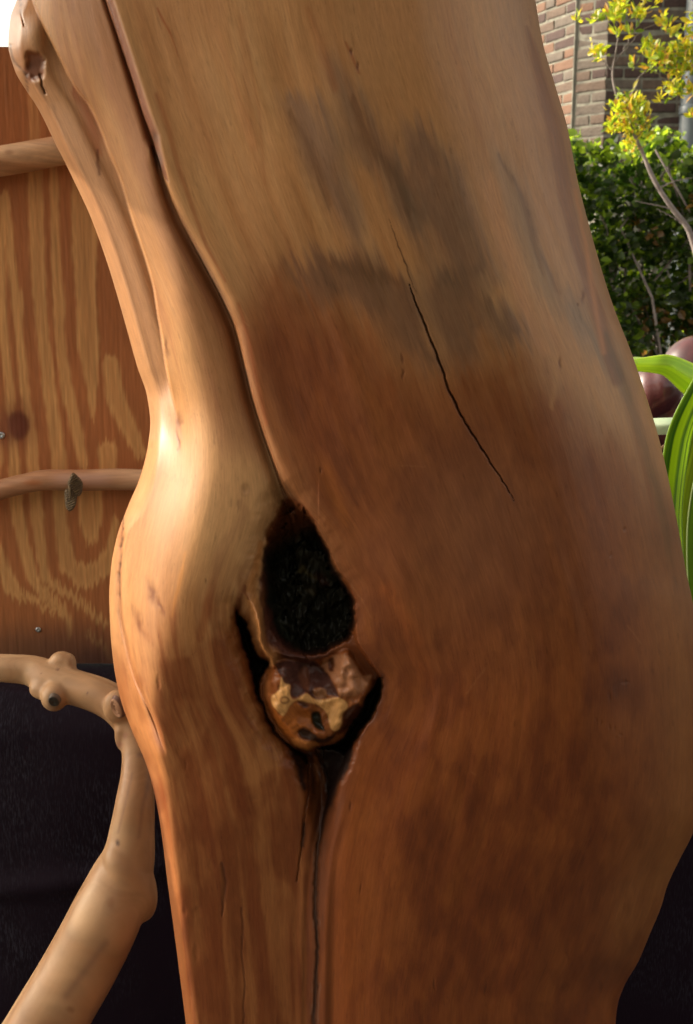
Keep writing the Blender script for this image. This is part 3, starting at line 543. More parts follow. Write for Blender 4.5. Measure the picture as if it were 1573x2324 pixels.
over(np.exp(-((c3 - 1.6) / .5) ** 2) * sm(.6, .7, vn(X * .1, Y * .04, 95)) * sm(1850, 1950, Y), (96, 76, 74), .5)
over(K.sdf([(728, 1698), (800, 1690), (788, 1745), (765, 1790), (748, 1830), (738, 1760)], 30, jag) / 8 + .4, (22, 14, 13), .95)  # black painted under the knob to darken its sky-lit shelf
# pale scratches of sanding on the flank
rs2 = np.random.RandomState(3)
for (cx, cy, L, an, k) in [(1080, 1545, 36, 2.2, .35), (935, 1058, 30, 0.05, .3), (1075, 1755, 6, .5, .4), (1440, 1440, 26, .9, .4), (810, 1345, 22, .9, .35), (830, 1380, 24, 1.1, .3), (560, 735, 8, .6, .5)]:
    d = K.line([(cx - L * math.cos(an), cy - L * math.sin(an), 1.5), (cx + L * math.cos(an), cy + L * math.sin(an), 1.2)], 20, jitter); over(np.exp(-d ** 2), (150, 104, 72), k * .55)
fl = vn(U * 60, Y * .05, 104) * vn(U * 25, Y * .03, 105); C *= (1 - .22 * sm(.55, .8, fl))[..., None]
C *= (1 + 0.10 * (st3 - .5) + 0.10 * (st2 - .5) + .10 * (vn(U * 70, Y * .02, 106) - .5) + .10 * (mot - .5))[..., None]
ALB_GAIN = np.array([1.30, 1.14, 0.98])
def albedo(c):
    w = sm(.03, .16, c[..., 1] * .7 + c[..., 0] * .3)[..., None]; return c * (np.array([1.30, .98, .58]) * (1 - w) + np.array([1.30, 1.29, 1.18]) * w)
C = np.clip(albedo(C), 0.003, 0.80)

def surface_depth(y): return 1.0 / (math.cos(PITCH) + (CY - y) / FPX * math.sin(PITCH))
edge = np.array([0, .0006, .002, .004, .007, .011])
fr = np.concatenate([edge, np.linspace(.016, .984, 770), 1 - edge[::-1]])
py = np.arange(-70, 2430, 2.1); JJ, FF = np.meshgrid(py, fr, indexing='ij')
px = LS(JJ) + (RS(JJ) - LS(JJ)) * FF
D0 = 0.985 * surface_depth(JJ)
hh = K.sample(H, px, JJ); hh = np.clip(hh, -0.12, 0.3)
hh[:, 0] = 0; hh[:, -1] = 0
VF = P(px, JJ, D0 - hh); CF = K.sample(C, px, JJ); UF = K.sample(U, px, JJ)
nb = 60; fb = np.linspace(1, 0, nb + 2)[1:-1]; JB, FB = np.meshgrid(py, fb, indexing='ij')
pb = LS(JB) + (RS(JB) - LS(JB)) * FB; hb = 0.17 * np.sqrt(np.clip(1 - (2 * FB - 1) ** 2, 0, 1)) + 0.012 * (fbm(FB * 6, JB * .003, 5) - .5)
VB = P(pb, JB, 0.985 * surface_depth(JB) + hb); CB = np.broadcast_to(lin((120, 78, 48)) * ALB_GAIN, VB.shape) * (0.8 + 0.4 * fbm(FB * 30, JB * .004, 8))[..., None]
V = np.concatenate([VF, VB], 1); Cc = np.concatenate([CF, CB], 1)
FIB = np.concatenate([np.stack([UF * 22, JJ * 0.030, hh * 0], -1), np.stack([FB * 80 + 100, JB * .012, 0 * FB], -1)], 1)
def ext(ring, cr, fr_, up):
    out = []; oc = []; of = []; cen = ring.mean(0)
    n = 14
    for k in range(1, n + 1):
        t = k / n
        if up:
            s = 1 - 0.30 * t ** 2; off = np.array([-0.16 * t - 0.05 * math.sin(3 * t), 0.02 * t, 0.42 * t])
            r = cen + (ring - cen) * np.array([s, s, 1 - t]) + off
        else:
            r = cen + (ring - cen) * np.array([1 + .05 * t, 1 + .05 * t, 1.0]); zb = ring[:, 2] * (1 - t) + (-0.01) * t; r[:, 2] = zb; r[:, 0] += 0.02 * t
        out.append(r); oc.append(cr); f = fr_.copy(); f[:, 1] += (-1 if up else 1) * t * 10; of.append(f)
    if up: out.append(out[-1].mean(0) + (out[-1] - out[-1].mean(0)) * 0.01); oc.append(cr); of.append(of[-1])
    return np.array(out), np.array(oc), np.array(of)
eu, cu, fu = ext(V[0], Cc[0], FIB[0], True); ed, cd_, fd = ext(V[-1], Cc[-1], FIB[-1], False)
V = np.concatenate([eu[::-1], V, ed]); Cc = np.concatenate([cu[::-1], Cc, cd_]); FIB = np.concatenate([fu[::-1], FIB, fd])
F = grid_faces(V.shape[0], V.shape[1], True)
WOOD = painted_wood('polished_wood', rough=0.46, coat=0.06, fine=0.10, bump=0.18, coat_rough=0.28)
sculpture = empty('carved_trunk', (0.05, 1.0, 0)); tag(sculpture, 'huge polished curving tree trunk sculpture with a black hollow in its middle', 'wood sculpture')
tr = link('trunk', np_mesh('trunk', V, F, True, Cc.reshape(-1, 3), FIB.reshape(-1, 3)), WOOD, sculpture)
# unseen limb added above the picture, leaning left to shade the upper left stem
S = spline([(.02, .99, 1.80, .12), (-.16, 1.02, 1.87, .14), (-.42, 1.06, 1.91, .16), (-.74, 1.10, 1.95, .19), (-1.05, 1.2, 2.12, .15), (-1.25, 1.26, 2.5, .10), (-1.3, 1.3, 2.9, .07)], 60)
vt, ft = tube(S[:, :3], S[:, 3], 32); me = np_mesh('limb', vt, ft, True)
cc = lin((140, 92, 58)) * ALB_GAIN * (0.8 + .4 * fbm(vt[:, 0] * 8, vt[:, 2] * 40, 7, 3))[:, None]; set_attr(me, cc, vt * np.array([8, 60, 60])); link('limb', me, WOOD, sculpture)
#@@ENDTRUNK

# ------------------------------------------------------------------ plywood panel with its branch rails and screws
PYL = 1.56; panel = empty('plywood_panel', (-0.4, PYL, 0.86)); tag(panel, 'upright plywood board with wavy pine grain and branch rails behind the trunk', 'board')
PX0, PX1 = -0.62, 0.12
ztop = PY(10, 106, PYL)[2]; zbot = PY(100, 1506, PYL)[2]
Q = Canvas(-120, 700, 60, 1560, 3.0)
def panel_color(x, y):
    wob = 9 * (fbm(x * .02, y * .010, 3) - .5) + 3 * (vn(x * .3, y * .012, 4) - .5) + 4 * (vn(x * .05, y * .05, 5) - .5)
    D = np.zeros(x.shape); xw = x + wob; yw = y + 26 * (vn(x * .45, y * .004, 6) - .5)
    BANDS = [[(5, 443, 10), (6, 655, 8), (8, 777, 10), (23, 880, 9), (31, 1040, 12), (38, 1152, 14), (52, 1232, 14), (74, 1313, 13), (105, 1352, 12), (140, 1383, 9), (155, 1412, 5), (158, 1450, 3)],
             [(12, 443, 6), (34, 655, 11), (46, 777, 10), (58, 880, 10), (74, 1040, 13), (82, 1152, 12), (90, 1232, 12), (106, 1313, 10), (138, 1341, 9), (180, 1366, 8), (240, 1420, 6)],
             [(75, 200, 12), (82, 443, 17), (87, 655, 16), (98, 777, 13), (113, 880, 14), (133, 1040, 16), (135, 1152, 15), (142, 1232, 14), (155, 1285, 20), (190, 1310, 26), (230, 1290, 20), (250, 1240, 10), (262, 1180, 6)],
             [(122, 380, 8), (124, 443, 9), (129, 655, 12), (137, 777, 12), (153, 880, 14), (184, 1040, 10), (188, 1060, 9)],
             [(190, 380, 26), (190, 443, 30), (193, 655, 23), (200, 777, 24), (208, 850, 16), (210, 925, 6), (209, 948, 2)], [(250, 820, 16), (262, 900, 22), (290, 970, 18), (318, 1030, 12)],
             [(243, 1020, 22), (243, 1075, 20)], [(204, 1110, 28), (204, 1180, 26), (206, 1212, 16), (206, 1228, 8)], [(-8, 1230, 8), (8, 1290, 13), (25, 1330, 16), (42, 1350, 12), (75, 1362, 8), (110, 1382, 5), (142, 1398, 4)],
             [(-30, 380, 8), (-20, 777, 9), (-6, 1040, 10), (-30, 1240, 10), (-40, 1400, 10)], [(-70, 300, 12), (-58, 800, 12), (-70, 1300, 14)], [(-110, 300, 10), (-100, 1300, 10)], [(-160, 300, 16), (-150, 1300, 16)], [(200, 1440, 5), (240, 1470, 5), (250, 1500, 4)], [(320, 1180, 16), (300, 1300, 14), (260, 1390, 10)]]
    m = np.zeros(x.shape)
    for pts_ in BANDS:
        p = np.array(pts_, float); D = np.full(x.shape, 1e9); Wd = np.ones(x.shape)
        for a, b2 in zip(p[:-1], p[1:]):
            e = b2 - a; t = np.clip(((xw - a[0]) * e[0] + (yw - a[1]) * e[1]) / (e[:2] @ e[:2]), 0, 1); d = np.hypot(xw - a[0] - t * e[0], yw - a[1] - t * e[1]) - (a[2] + t * e[2]); D = np.minimum(D, d)
        m = np.maximum(m, (1 - sm(-6, 6, D)) * (.72 + .28 * sm(-16, -3, D)))
    top_fade = np.interp(y, [100, 330, 400, 480], [.35, .5, .8, 1]); m = m * top_fade
    c = lin((152, 98, 60)) * (1 - m[..., None]) + lin((186, 144, 94)) * m[..., None]
    v = fbm(x * .006, y * .004, 14); c = c * (0.86 + .28 * v)[..., None]
    c = c * (1 + .26 * (vn(x * .5, y * .02, 15) - .5) + .10 * (vn(x * .2, y * .012, 16) - .5))[..., None]
    for (cx, cy, rx, ry, col, k) in [(42, 966, 25, 34, (70, 30, 18), .97), (42, 960, 44, 55, (104, 54, 34), .55), (0, 976, 50, 40, (120, 72, 56), .5), (215, 1510, 60, 44, (40, 26, 30), .92), (60, 1500, 150, 80, (92, 66, 52), .75), (200, 1480, 120, 70, (84, 56, 46), .6)]:
        w = np.exp(-(((x - cx + 10 * (fbm(x * .03, y * .03, 17) - .5)) / rx) ** 2 + ((y - cy) / ry) ** 2) ** (4 if k > .95 else 1.6)) * k; c = c * (1 - w[..., None]) + lin(col) * w[..., None]
    return c * np.array([1.22, 1.10, 0.98])
gx = np.concatenate([np.linspace(-2.3, PX0 - .0018, 160), np.arange(PX0, PX1 + .001, 0.0018)]); gz = np.arange(zbot, ztop + .0001, (ztop - zbot) / 420)
GX, GZ = np.meshgrid(gx, gz); VP = np.stack([GX, np.full(GX.shape, PYL), GZ], -1)
dx_, dy_ = to_design(VP); pc = panel_color(dx_, dy_)
VP[..., 1] += 0.0004 * vn(GX * 300, GZ * 9, 3)
PLY = painted_wood('plywood', rough=0.55, coat=0.05, fine=0.10, bump=0.35)
nj, ni = GX.shape
Vb = VP.copy(); Vb[..., 1] = PYL + 0.018
border = []
idx = np.arange(nj * ni).reshape(nj, ni); loop = np.concatenate([idx[0, :], idx[1:, -1], idx[-1, -2::-1], idx[-2:0:-1, 0]])
fb_ = np.stack([loop, loop + nj * ni, np.roll(loop, -1) + nj * ni, np.roll(loop, -1)], -1)
Fp = np.concatenate([grid_faces(nj, ni), grid_faces(nj, ni)[:, ::-1] + nj * ni, fb_])
fibp = np.stack([GX * 260, GZ * 14, 0 * GX], -1).reshape(-1, 3)
link('board', np_mesh('board', np.concatenate([VP.reshape(-1, 3), Vb.reshape(-1, 3)]), Fp, False, np.concatenate([pc.reshape(-1, 3)] * 2), np.concatenate([fibp] * 2)), PLY, panel)

def wood_tube(pts, vox, lumps=(), n=28, samples=60, it=5, ends=None):
    S = spline(pts, samples); parts = [tube(S[:, :3], S[:, 3], n)] + [ellipsoid(*l) for l in lumps]
    return voxelize(*join(parts), vox, it)
def color_round(me, base, dark, marks=(), seed=0, gain=(1.20, 1.32, 1.45), ang=0.0, jag_=4, f1=.03, f2=.004, extra=None, path=None):
    v = verts(me); x, y = to_design(v); ang = ang(x, y) if callable(ang) else ang; ca, sa = np.cos(ang), np.sin(ang); a = x * ca + y * sa; b = -x * sa + y * ca
    b = b + v[:, 1] * 800
    if path is not None:
        p = path[:, :3]; arc = np.concatenate([[0], np.cumsum(np.linalg.norm(np.diff(p, axis=0), axis=1))]); T = np.gradient(p, axis=0); T /= np.linalg.norm(T, axis=1)[:, None]
        best = np.full(len(v), 1e9); ix = np.zeros(len(v), int)
        for q in range(len(p)):
            d = ((v - p[q]) ** 2).sum(1); mk = d < best; best[mk] = d[mk]; ix[mk] = q
        rel = v - p[ix]; al = (rel * T[ix]).sum(1); N1 = np.cross(T[ix], np.array([0, 1.0, 0])); N1 /= np.linalg.norm(N1, axis=1)[:, None]; N2 = np.cross(T[ix], N1)
        ph = np.arctan2((rel * N2).sum(1), (rel * N1).sum(1)); a = np.sin(ph) * 60 + 200 + 20 * np.cos(2 * ph); b = (arc[ix] + al) * 2100; a = a + 25 * (fbm(b * .008, a * .02, 33) - .5)
    s = fbm(a * f1, b * f2, seed, 4); s2 = vn(a * .3, b * .03, seed + 3)
    c = lin(base)[None] * (1 - sm(.35, .7, s)[:, None]) + lin(dark)[None] * sm(.35, .7, s)[:, None]; c = c * (1 + .22 * (s2 - .5) + .16 * (vn(a * .9, b * .012, seed + 9) - .5))[:, None]
    jx = jag_ * (fbm(x * .06, y * .06, seed) - .5); jy = jag_ * (fbm(x * .06, y * .06, seed + 1) - .5)
    for (cx, cy, rx, ry, col, k) in marks:
        w = np.exp(-(((x - cx + jx) / rx) ** 2 + ((y - cy + jy) / ry) ** 2) ** 1.5) * k; c = c * (1 - w[:, None]) + lin(col) * w[:, None]
    if extra is not None: c = extra(c, x, y)
    set_attr(me, np.clip(c * np.array(gain), .004, .8), np.stack([a * .09, b * .012, v[:, 1] * 60], 1))
    return me
RAILM = painted_wood('branch_wood', rough=0.5, coat=0.06, fine=0.10, bump=0.4)
def rpt(x, y, r, Yd=PYL - 0.022): 
    p = PY(x, y, Yd); return [*p, r / FPX * Yd]
me = wood_tube([rpt(-160, 392, 30), rpt(-60, 376, 31), rpt(0, 366, 32), rpt(60, 356, 32), rpt(130, 343, 31), rpt(200, 334, 30), rpt(300, 336, 28), rpt(420, 350, 26)], 0.0016)
color_round(me, (184, 138, 98), (160, 110, 72), [(20, 345, 10, 6, (110, 62, 36), .5)], 3, ang=0.12 + math.pi / 2)
link('branch_rail', me, RAILM, panel)['label'] = 'pale branch rail across the top of the board'
me = wood_tube([rpt(-160, 1150, 22), rpt(-60, 1130, 23), rpt(0, 1112, 23), rpt(50, 1099, 23), rpt(110, 1089, 24), rpt(180, 1090, 25), rpt(260, 1088, 25), rpt(330, 1090, 25), rpt(430, 1100, 24)], 0.0014)
def rail_paint(c, x, y):
    w = (sm(100, 150, x) * (1 - sm(225, 270, x)) * np.exp(-((y - 1089) / 14) ** 4) * .65)[:, None]; return c * (1 - w) + lin((178, 132, 108)) * w
color_round(me, (182, 136, 100), (158, 108, 74), [(75, 1096, 22, 8, (150, 78, 34), .6)], 5, ang=math.pi / 2, extra=rail_paint)
link('branch_rail', me, RAILM, panel)['label'] = 'pale branch rail with a metal butterfly on it'
# unseen taller board added at left to shade the lower trunk edge
bm = bmesh.new(); bmesh.ops.create_cube(bm, size=1)
for v in bm.verts: v.co = Vector((v.co.x * 1.1 - 2.05, v.co.y * .018 + PYL + .032, v.co.z * 1.16 + 1.43))
pm = bm_mesh('board', bm, False); vv = verts(pm); set_attr(pm, np.tile(lin((150, 98, 58)) * 1.1, (len(vv), 1)), vv * 40); link('board', pm, PLY, panel)
# screws
STEEL = mat('screw_steel', (0.55, 0.55, 0.57), 0.3, Metallic=1.0); noise_color(STEEL, 300, (.4, .4, .42), (.65, .65, .66))
def screw_mesh(r):
    bm = bmesh.new(); n = 20; rings = []
    for rr, h in ((r * 1.0, 0.0), (r, .0006), (r * .86, .0016), (r * .5, .0021)):
        rings.append([bm.verts.new((rr * math.cos(2 * math.pi * i / n), -h, rr * math.sin(2 * math.pi * i / n))) for i in range(n)])
    q = []
    for i in range(n):
        a = 2 * math.pi * i / n; k = r * (.42 if i % 5 == 0 else .16); q.append(bm.verts.new((k * math.cos(a), -.0008, k * math.sin(a))))
    rings.append(q)
    for a, b in zip(rings[:-1], rings[1:]):
        for i in range(n): bm.faces.new((a[i], a[(i + 1) % n], b[(i + 1) % n], b[i]))
    bm.faces.new(q); bmesh.ops.recalc_face_normals(bm, faces=bm.faces); return bm_mesh('screw', bm)
for (x, y, r) in ((3, 988, .0052), (87, 1429, .0042)):
    p = PY(x, y, PYL - 0.0006); s = link('screw', screw_mesh(r), STEEL, panel, False); s.location = Vector(p) - panel.location

# ------------------------------------------------------------------ metal butterfly on the lower rail
BRONZE = mat('aged_bronze', (0.16, 0.11, 0.06), 0.5, Metallic=0.35); noise_color(BRONZE, 260, (.10, .07, .045), (.24, .17, .09), bump=.3, bdist=.0004)
bf = empty('butterfly_ornament', tuple(PY(160, 1115, PYL - .05))); tag(bf, 'small dark bronze butterfly clipped onto the lower branch rail', 'ornament')
def wing(outline, name, tilt, ribs_dir, yoff):
    zz = [(a * .1745, 901.6 + b * .1745 + 0) for a, b in outline]; Kc = Canvas(min(a for a, b in zz) - 4, max(a for a, b in zz) + 4, min(b for a, b in zz) - 4, max(b for a, b in zz) + 4, .5)
    s = Kc.sdf(zz, 20); m = s > -0.2; xm = Kc.X[m].mean(); ym = Kc.Y[m].mean()
    prof = np.clip(s / 5, 0, 1); hgt = .0042 * np.sqrt(prof) + .0011 * np.sin((Kc.X * ribs_dir[0] + Kc.Y * ribs_dir[1]) * 1.25) * np.clip(s / 2, 0, 1)
    Yd = PYL - .050 + yoff + tilt * (Kc.X - xm)
    Vf = PY(Kc.X, Kc.Y, Yd - hgt); Vk = PY(Kc.X, Kc.Y, Yd + .0016)
    nj, ni = Kc.shape; F = grid_faces(nj, ni); ok = m.ravel()[F].all(1); F = F[ok]
    from collections import Counter
    ed = Counter()
    for f in F:
        for i in range(4): ed[(int(f[i]), int(f[(i + 1) % 4]))] += 1
    rim = np.array([(a, b, b + nj * ni, a + nj * ni) for (a, b) in ed if (b, a) not in ed])
    FF_ = np.concatenate([F[:, ::-1], F + nj * ni, rim]); allv = np.concatenate([Vf.reshape(-1, 3), Vk.reshape(-1, 3)])
    used = np.unique(FF_); mp_ = -np.ones(len(allv), int); mp_[used] = np.arange(len(used))
    me = np_mesh(name, allv[used], mp_[FF_]); bmx = bmesh.new(); bmx.from_mesh(me); bmesh.ops.recalc_face_normals(bmx, faces=bmx.faces); bmx.to_mesh(me); bmx.free()
    link(name, me, BRONZE, bf)
wing([(945, 980), (1000, 1012), (1075, 1105), (1068, 1230), (1030, 1288), (985, 1275), (925, 1212), (880, 1130), (905, 1050)], 'upper_wing', .0002, (.5, .87), 0)
wing([(868, 1185), (912, 1212), (1000, 1258), (992, 1380), (950, 1462), (900, 1482), (858, 1440), (842, 1330), (840, 1230)], 'lower_wing', -.0002, (.45, .9), .003)
bp_ = [PY(157.5 + 3 * t, 1098 + 36 * t, PYL - .0545) for t in np.linspace(0, 1, 12)]
link('body', np_mesh('body', *tube(bp_, [.0006 + .0016 * math.sin(math.pi * min(1, t * .9 + .1)) for t in np.linspace(0, 1, 12)], 10)), BRONZE, bf)

# ------------------------------------------------------------------ black cloth over the stand
ZT = zbot - 0.004
CLOTH = mat('black_cloth', (0.012, 0.010, 0.014), 0.75, Sheen_Weight=0.0, Specular_IOR_Level=0.12, Sheen_Roughness=0.5)
b = CLOTH.node_tree.nodes['Principled BSDF']
b.inputs['Sheen Tint'].default_value = (.75, .7, .85, 1)
tc = nd(CLOTH, 'ShaderNodeTexCoord'); mp = nd(CLOTH, 'ShaderNodeMapping'); mp.inputs['Scale'].default_value = (1, .16, .16)
wv = nd(CLOTH, 'ShaderNodeTexNoise'); wv.inputs['Scale'].default_value = 620; wv.inputs['Detail'].default_value = 3
w2 = nd(CLOTH, 'ShaderNodeTexNoise'); w2.inputs['Scale'].default_value = 5; w2.inputs['Detail'].default_value = 4
lk(CLOTH, tc.outputs['Object'], mp.inputs[0]); lk(CLOTH, mp.outputs[0], wv.inputs[0]); lk(CLOTH, tc.outputs['Object'], w2.inputs[0])
cr = nd(CLOTH, 'ShaderNodeValToRGB'); cr.color_ramp.elements[0].position = .48; cr.color_ramp.elements[1].position = .72; cr.color_ramp.elements[0].color = (.0080, .0036, .0078, 1); cr.color_ramp.elements[1].color = (.034, .030, .044, 1)
lk(CLOTH, wv.outputs[0], cr.inputs[0])
mxw = nd(CLOTH, 'ShaderNodeMixRGB'); cr2 = nd(CLOTH, 'ShaderNodeValToRGB'); cr2.color_ramp.elements[0].position = .42; cr2.color_ramp.elements[1].position = .62
lk(CLOTH, w2.outputs[0], cr2.inputs[0]); lk(CLOTH, cr2.outputs[0], mxw.inputs[0]); mxw.inputs[1].default_value = (.0100, .0042, .0100, 1); lk(CLOTH, cr.outputs[0], mxw.inputs[2]); lk(CLOTH, mxw.outputs[0], b.inputs['Base Color'])
bp2 = nd(CLOTH, 'ShaderNodeBump'); bp2.inputs['Strength'].default_value = .6; bp2.inputs['Distance'].default_value = .0006; lk(CLOTH, wv.outputs[0], bp2.inputs['Height']); lk(CLOTH, bp2.outputs[0], b.inputs['Normal'])
cx_ = np.linspace(-1.6, 1.9, 420); tz = np.linspace(0, 1, 200)
prof = []
Yf = 1.46
for t in tz:                                    # profile: stand top, rounded edge, fall to the ground, a little pooled
    if t < .3: prof.append((2.10 - (2.10 - Yf) * t / .3, ZT))
    else: prof.append((Yf - .03 * math.sin(min(1, (t - .3) / .05) * math.pi / 2), ZT - (ZT - 0.006) * (t - .3) / .7))
prof = np.array(prof); TX, TT = np.meshgrid(cx_, np.arange(200)); pr = prof[TT]
fall = sm(.3, .45, tz)[TT]
fold = 0.016 * np.sin(TX * 9 + 1.2 * np.sin(TX * 3.1)) + 0.012 * (fbm(TX * 3.0, pr[..., 1] * 1.6, 3, 4) - .5) * 2 + .010 * np.exp(-((pr[..., 1] - (0.62 + .14 * TX)) / .02) ** 2)
VC = np.stack([TX, pr[..., 0] - fold * fall, pr[..., 1] + (1 - fall) * 0.0015 * np.abs(np.sin(TX * 7)) * -1], -1)
cl = link('black_cloth', np_mesh('black_cloth', VC, grid_faces(*TX.shape)), CLOTH); tag(cl, 'black cloth hanging over the display stand behind the trunk', 'cloth')
cl.modifiers.new('thickness', 'SOLIDIFY').thickness = 0.0015

# ------------------------------------------------------------------ crooked pale branch at lower left
br = empty('crooked_branch', (-0.35, 1.2, 0)); tag(br, 'thick crooked pale debarked branch with sawn stubs in front of the black cloth', 'branch')
def bpt(x, y, r, d): return [*P(x, y, d), r / FPX * d]
pts = [bpt(-190, 1500, 34, 1.34), bpt(-90, 1508, 33, 1.34), bpt(0, 1516, 32, 1.33), bpt(62, 1520, 34, 1.33), bpt(118, 1543, 42, 1.32), bpt(170, 1560, 40, 1.31), bpt(225, 1578, 41, 1.30), bpt(278, 1612, 42, 1.29), bpt(305, 1660, 38, 1.28),
       bpt(313, 1715, 36, 1.27), bpt(312, 1760, 38, 1.26), bpt(306, 1826, 45, 1.25), bpt(300, 1885, 51, 1.25), bpt(294, 1935, 58, 1.25), bpt(276, 1992, 71, 1.25), bpt(240, 2080, 82, 1.24), bpt(189, 2181, 85, 1.24), bpt(109, 2318, 87, 1.23), bpt(40, 2435, 90, 1.22), bpt(-60, 2600, 92, 1.21), bpt(-190, 2820, 95, 1.2)]
lumps = [(P(140, 1500, 1.32), (.015, .012, .012)), (P(158, 1508, 1.32), (.008, .012, .014)), (P(124, 1580, 1.298), (.0165, .018, .018)), (P(104, 1562, 1.31), (.020, .016, .014)), (P(268, 1604, 1.268), (.018, .012, .021)),
         (P(277, 1668, 1.275), (.0085, .012, .019)), (P(296, 1998, 1.245), (.026, .03, .052), 16, (-.35, 0, 1)), (P(316, 1870, 1.255), (.014, .014, .045))]
me = wood_tube(pts, 0.0022, lumps, 36, 140, 9)
def br_paint(c, x, y):
    # veins running along the limb
    for pts_, w_ in (([(345, 1740), (322, 1840), (315, 1900)], 5), ([(300, 1755), (283, 1830), (268, 1890)], 3), ([(240, 2140), (210, 2180), (150, 2260)], 9), ([(300, 2160), (250, 2250), (200, 2330)], 16)):
        p = np.array(pts_, float); D = np.full(x.shape, 1e9)
        for a, b2 in zip(p[:-1], p[1:]):
            e = b2 - a; t = np.clip(((x - a[0]) * e[0] + (y - a[1]) * e[1]) / (e @ e), 0, 1); D = np.minimum(D, np.hypot(x - a[0] - t * e[0], y - a[1] - t * e[1]))
        w = (np.exp(-(D / w_) ** 2) * .45)[:, None]; c = c * (1 - w) + lin((108, 74, 56)) * w
    return c
color_round(me, (172, 132, 94), (146, 102, 66), [(123, 1590, 16, 17, (118, 92, 70), .8), (123, 1591, 13, 14, (52, 44, 38), .97), (131, 1520, 4, 4, (92, 48, 38), .9), (267, 1912, 5, 8, (72, 48, 38), .9), (318, 1715, 8, 6, (112, 78, 64), .6), (199, 1572, 2, 3, (90, 60, 50), .8), (95, 1529, 2, 2, (90, 60, 50), .7),
             (286, 1668, 5, 8, (128, 72, 52), .5), (250, 2050, 10, 14, (124, 78, 48), .5), (160, 2290, 10, 8, (112, 72, 44), .6), (110, 2330, 26, 16, (128, 84, 54), .5), (290, 2150, 30, 120, (126, 74, 40), .35), (270, 1690, 9, 8, (120, 64, 52), .5)],
            9, ang=lambda x, y: np.where(y < 1650, math.pi / 2 + .1, np.interp(y, [1650, 1850, 2000], [0, 0.05, .53])), jag_=8, extra=br_paint, path=spline(pts, 200))
link('limb', me, RAILM, br)
DISC = painted_wood('sawn_end', rough=0.6, coat=0.02, bump=.3)
def disc(center, normal, r1, r2, rings_dark, base, name='cut_end'):
    n = 40; k = 10; c = Vector(center); q = Vector((0, -1, 0)).rotation_difference(Vector(normal).normalized()).to_matrix()
    V_ = []; Cl = []
    for i in range(k + 1):
        f = i / k
        for j in range(n):
            a = 2 * math.pi * j / n; h = -.0008 if f > .92 else -.002 - .001 * math.sin(f * 20)
            v = q @ Vector((f * r1 * math.cos(a), h + (.004 if i == k else 0), f * r2 * math.sin(a))); V_.append(c + v)
            m = 0.5 + .5 * math.sin(f * 26 + math.sin(a)); cc = lin(base) * (1 - .25 * m); 
            if f > .86: cc = lin(rings_dark)
            Cl.append(cc * 2)
    F_ = grid_faces(k + 1, n, True); V_ = np.array([list(v) for v in V_])
    link(name, np_mesh(name, V_, F_, True, np.array(Cl), V_ * 300), DISC, br)
disc(P(266, 1606, 1.247), (-.55, -.78, -.3), .0098, .0155, (78, 54, 44), (132, 96, 72))
disc(P(123, 1590, 1.274), (-.1, -.9, -.35), .0074, .0088, (70, 58, 48), (48, 42, 36))

# ------------------------------------------------------------------ strap-leaved plant at right
LEAF = mat('strap_leaf', (0.10, 0.20, 0.02), 0.32, Coat_Weight=0.2)
def leaf_nodes(m, amount=.45, tcol=(.35, .5, .03)):
    nt = m.node_tree; b = nt.nodes['Principled BSDF']; out = nt.nodes['Material Output']
    tr_ = nd(m, 'ShaderNodeBsdfTranslucent'); mx = nd(m, 'ShaderNodeMixShader'); mx.inputs[0].default_value = amount
    lk(m, b.outputs[0], mx.inputs[1]); lk(m, tr_.outputs[0], mx.inputs[2]); lk(m, mx.outputs[0], out.inputs['Surface']); return tr_
at = nd(LEAF, 'ShaderNodeAttribute', attribute_name='Col'); lk(LEAF, at.outputs['Color'], LEAF.node_tree.nodes['Principled BSDF'].inputs['Base Color'])
t_ = leaf_nodes(LEAF, .40); sc_ = nd(LEAF, 'ShaderNodeVectorMath', operation='MULTIPLY'); sc_.inputs[1].default_value = (2.2, 2.0, 1.0); lk(LEAF, at.outputs['Color'], sc_.inputs[0]); lk(LEAF, sc_.outputs[0], t_.inputs['Color'])
plant = empty('strap_leaf_plant', (0.50, 1.40, 0.86)); tag(plant, 'green strap-leaved potted plant beside the right edge of the trunk', 'plant')
def strap(pts, fold=.25, c1=(.07, .17, .012), c2=(.20, .32, .02), seed=0, side=(1, 0, 0), name='leaf', edge_c=(.35, .45, .12), material=None, parent=plant):
    """pts: x, y, z, half width; side: the direction of the blade's width at the base"""
    S = spline(pts, 70); Pn = S[:, :3]; w = S[:, 3]; T = np.gradient(Pn, axis=0); T /= np.linalg.norm(T, axis=1)[:, None]
    sd_ = np.asarray(side, float); Sd = sd_ - (T @ sd_)[:, None] * T; Sd /= np.linalg.norm(Sd, axis=1)[:, None]; N = np.cross(T, Sd)
    tt = np.linspace(-1, 1, 25); V_ = Pn[:, None] + Sd[:, None] * (tt[None, :, None] * w[:, None, None]) + N[:, None] * (fold * (np.abs(tt)[None, :, None]) ** 1.4 * w[:, None, None])
    st = vn(tt * 9 + seed, np.zeros(25), seed); st = st[None, :] * .8 + .2 * vn(tt[None] * 20 + 0 * Pn[:, :1], np.arange(70)[:, None] * .05, seed + 1)
    m = sm(.25, .75, st)[..., None]; c = np.array(c1) * (1 - m) + np.array(c2) * m
    e = (np.abs(tt) > .93)[None, :, None]; c = np.where(e, np.array(edge_c), c) * np.ones(V_.shape)
    me = np_mesh(name, V_, grid_faces(70, 25), True, c.reshape(-1, 3), V_.reshape(-1, 3)); o = link(name, me, material or LEAF, parent); md = o.modifiers.new('thickness', 'SOLIDIFY'); md.thickness = .0014; return o
def lp(x, y, d, w): return [*P(x, y, d), w / FPX * d]
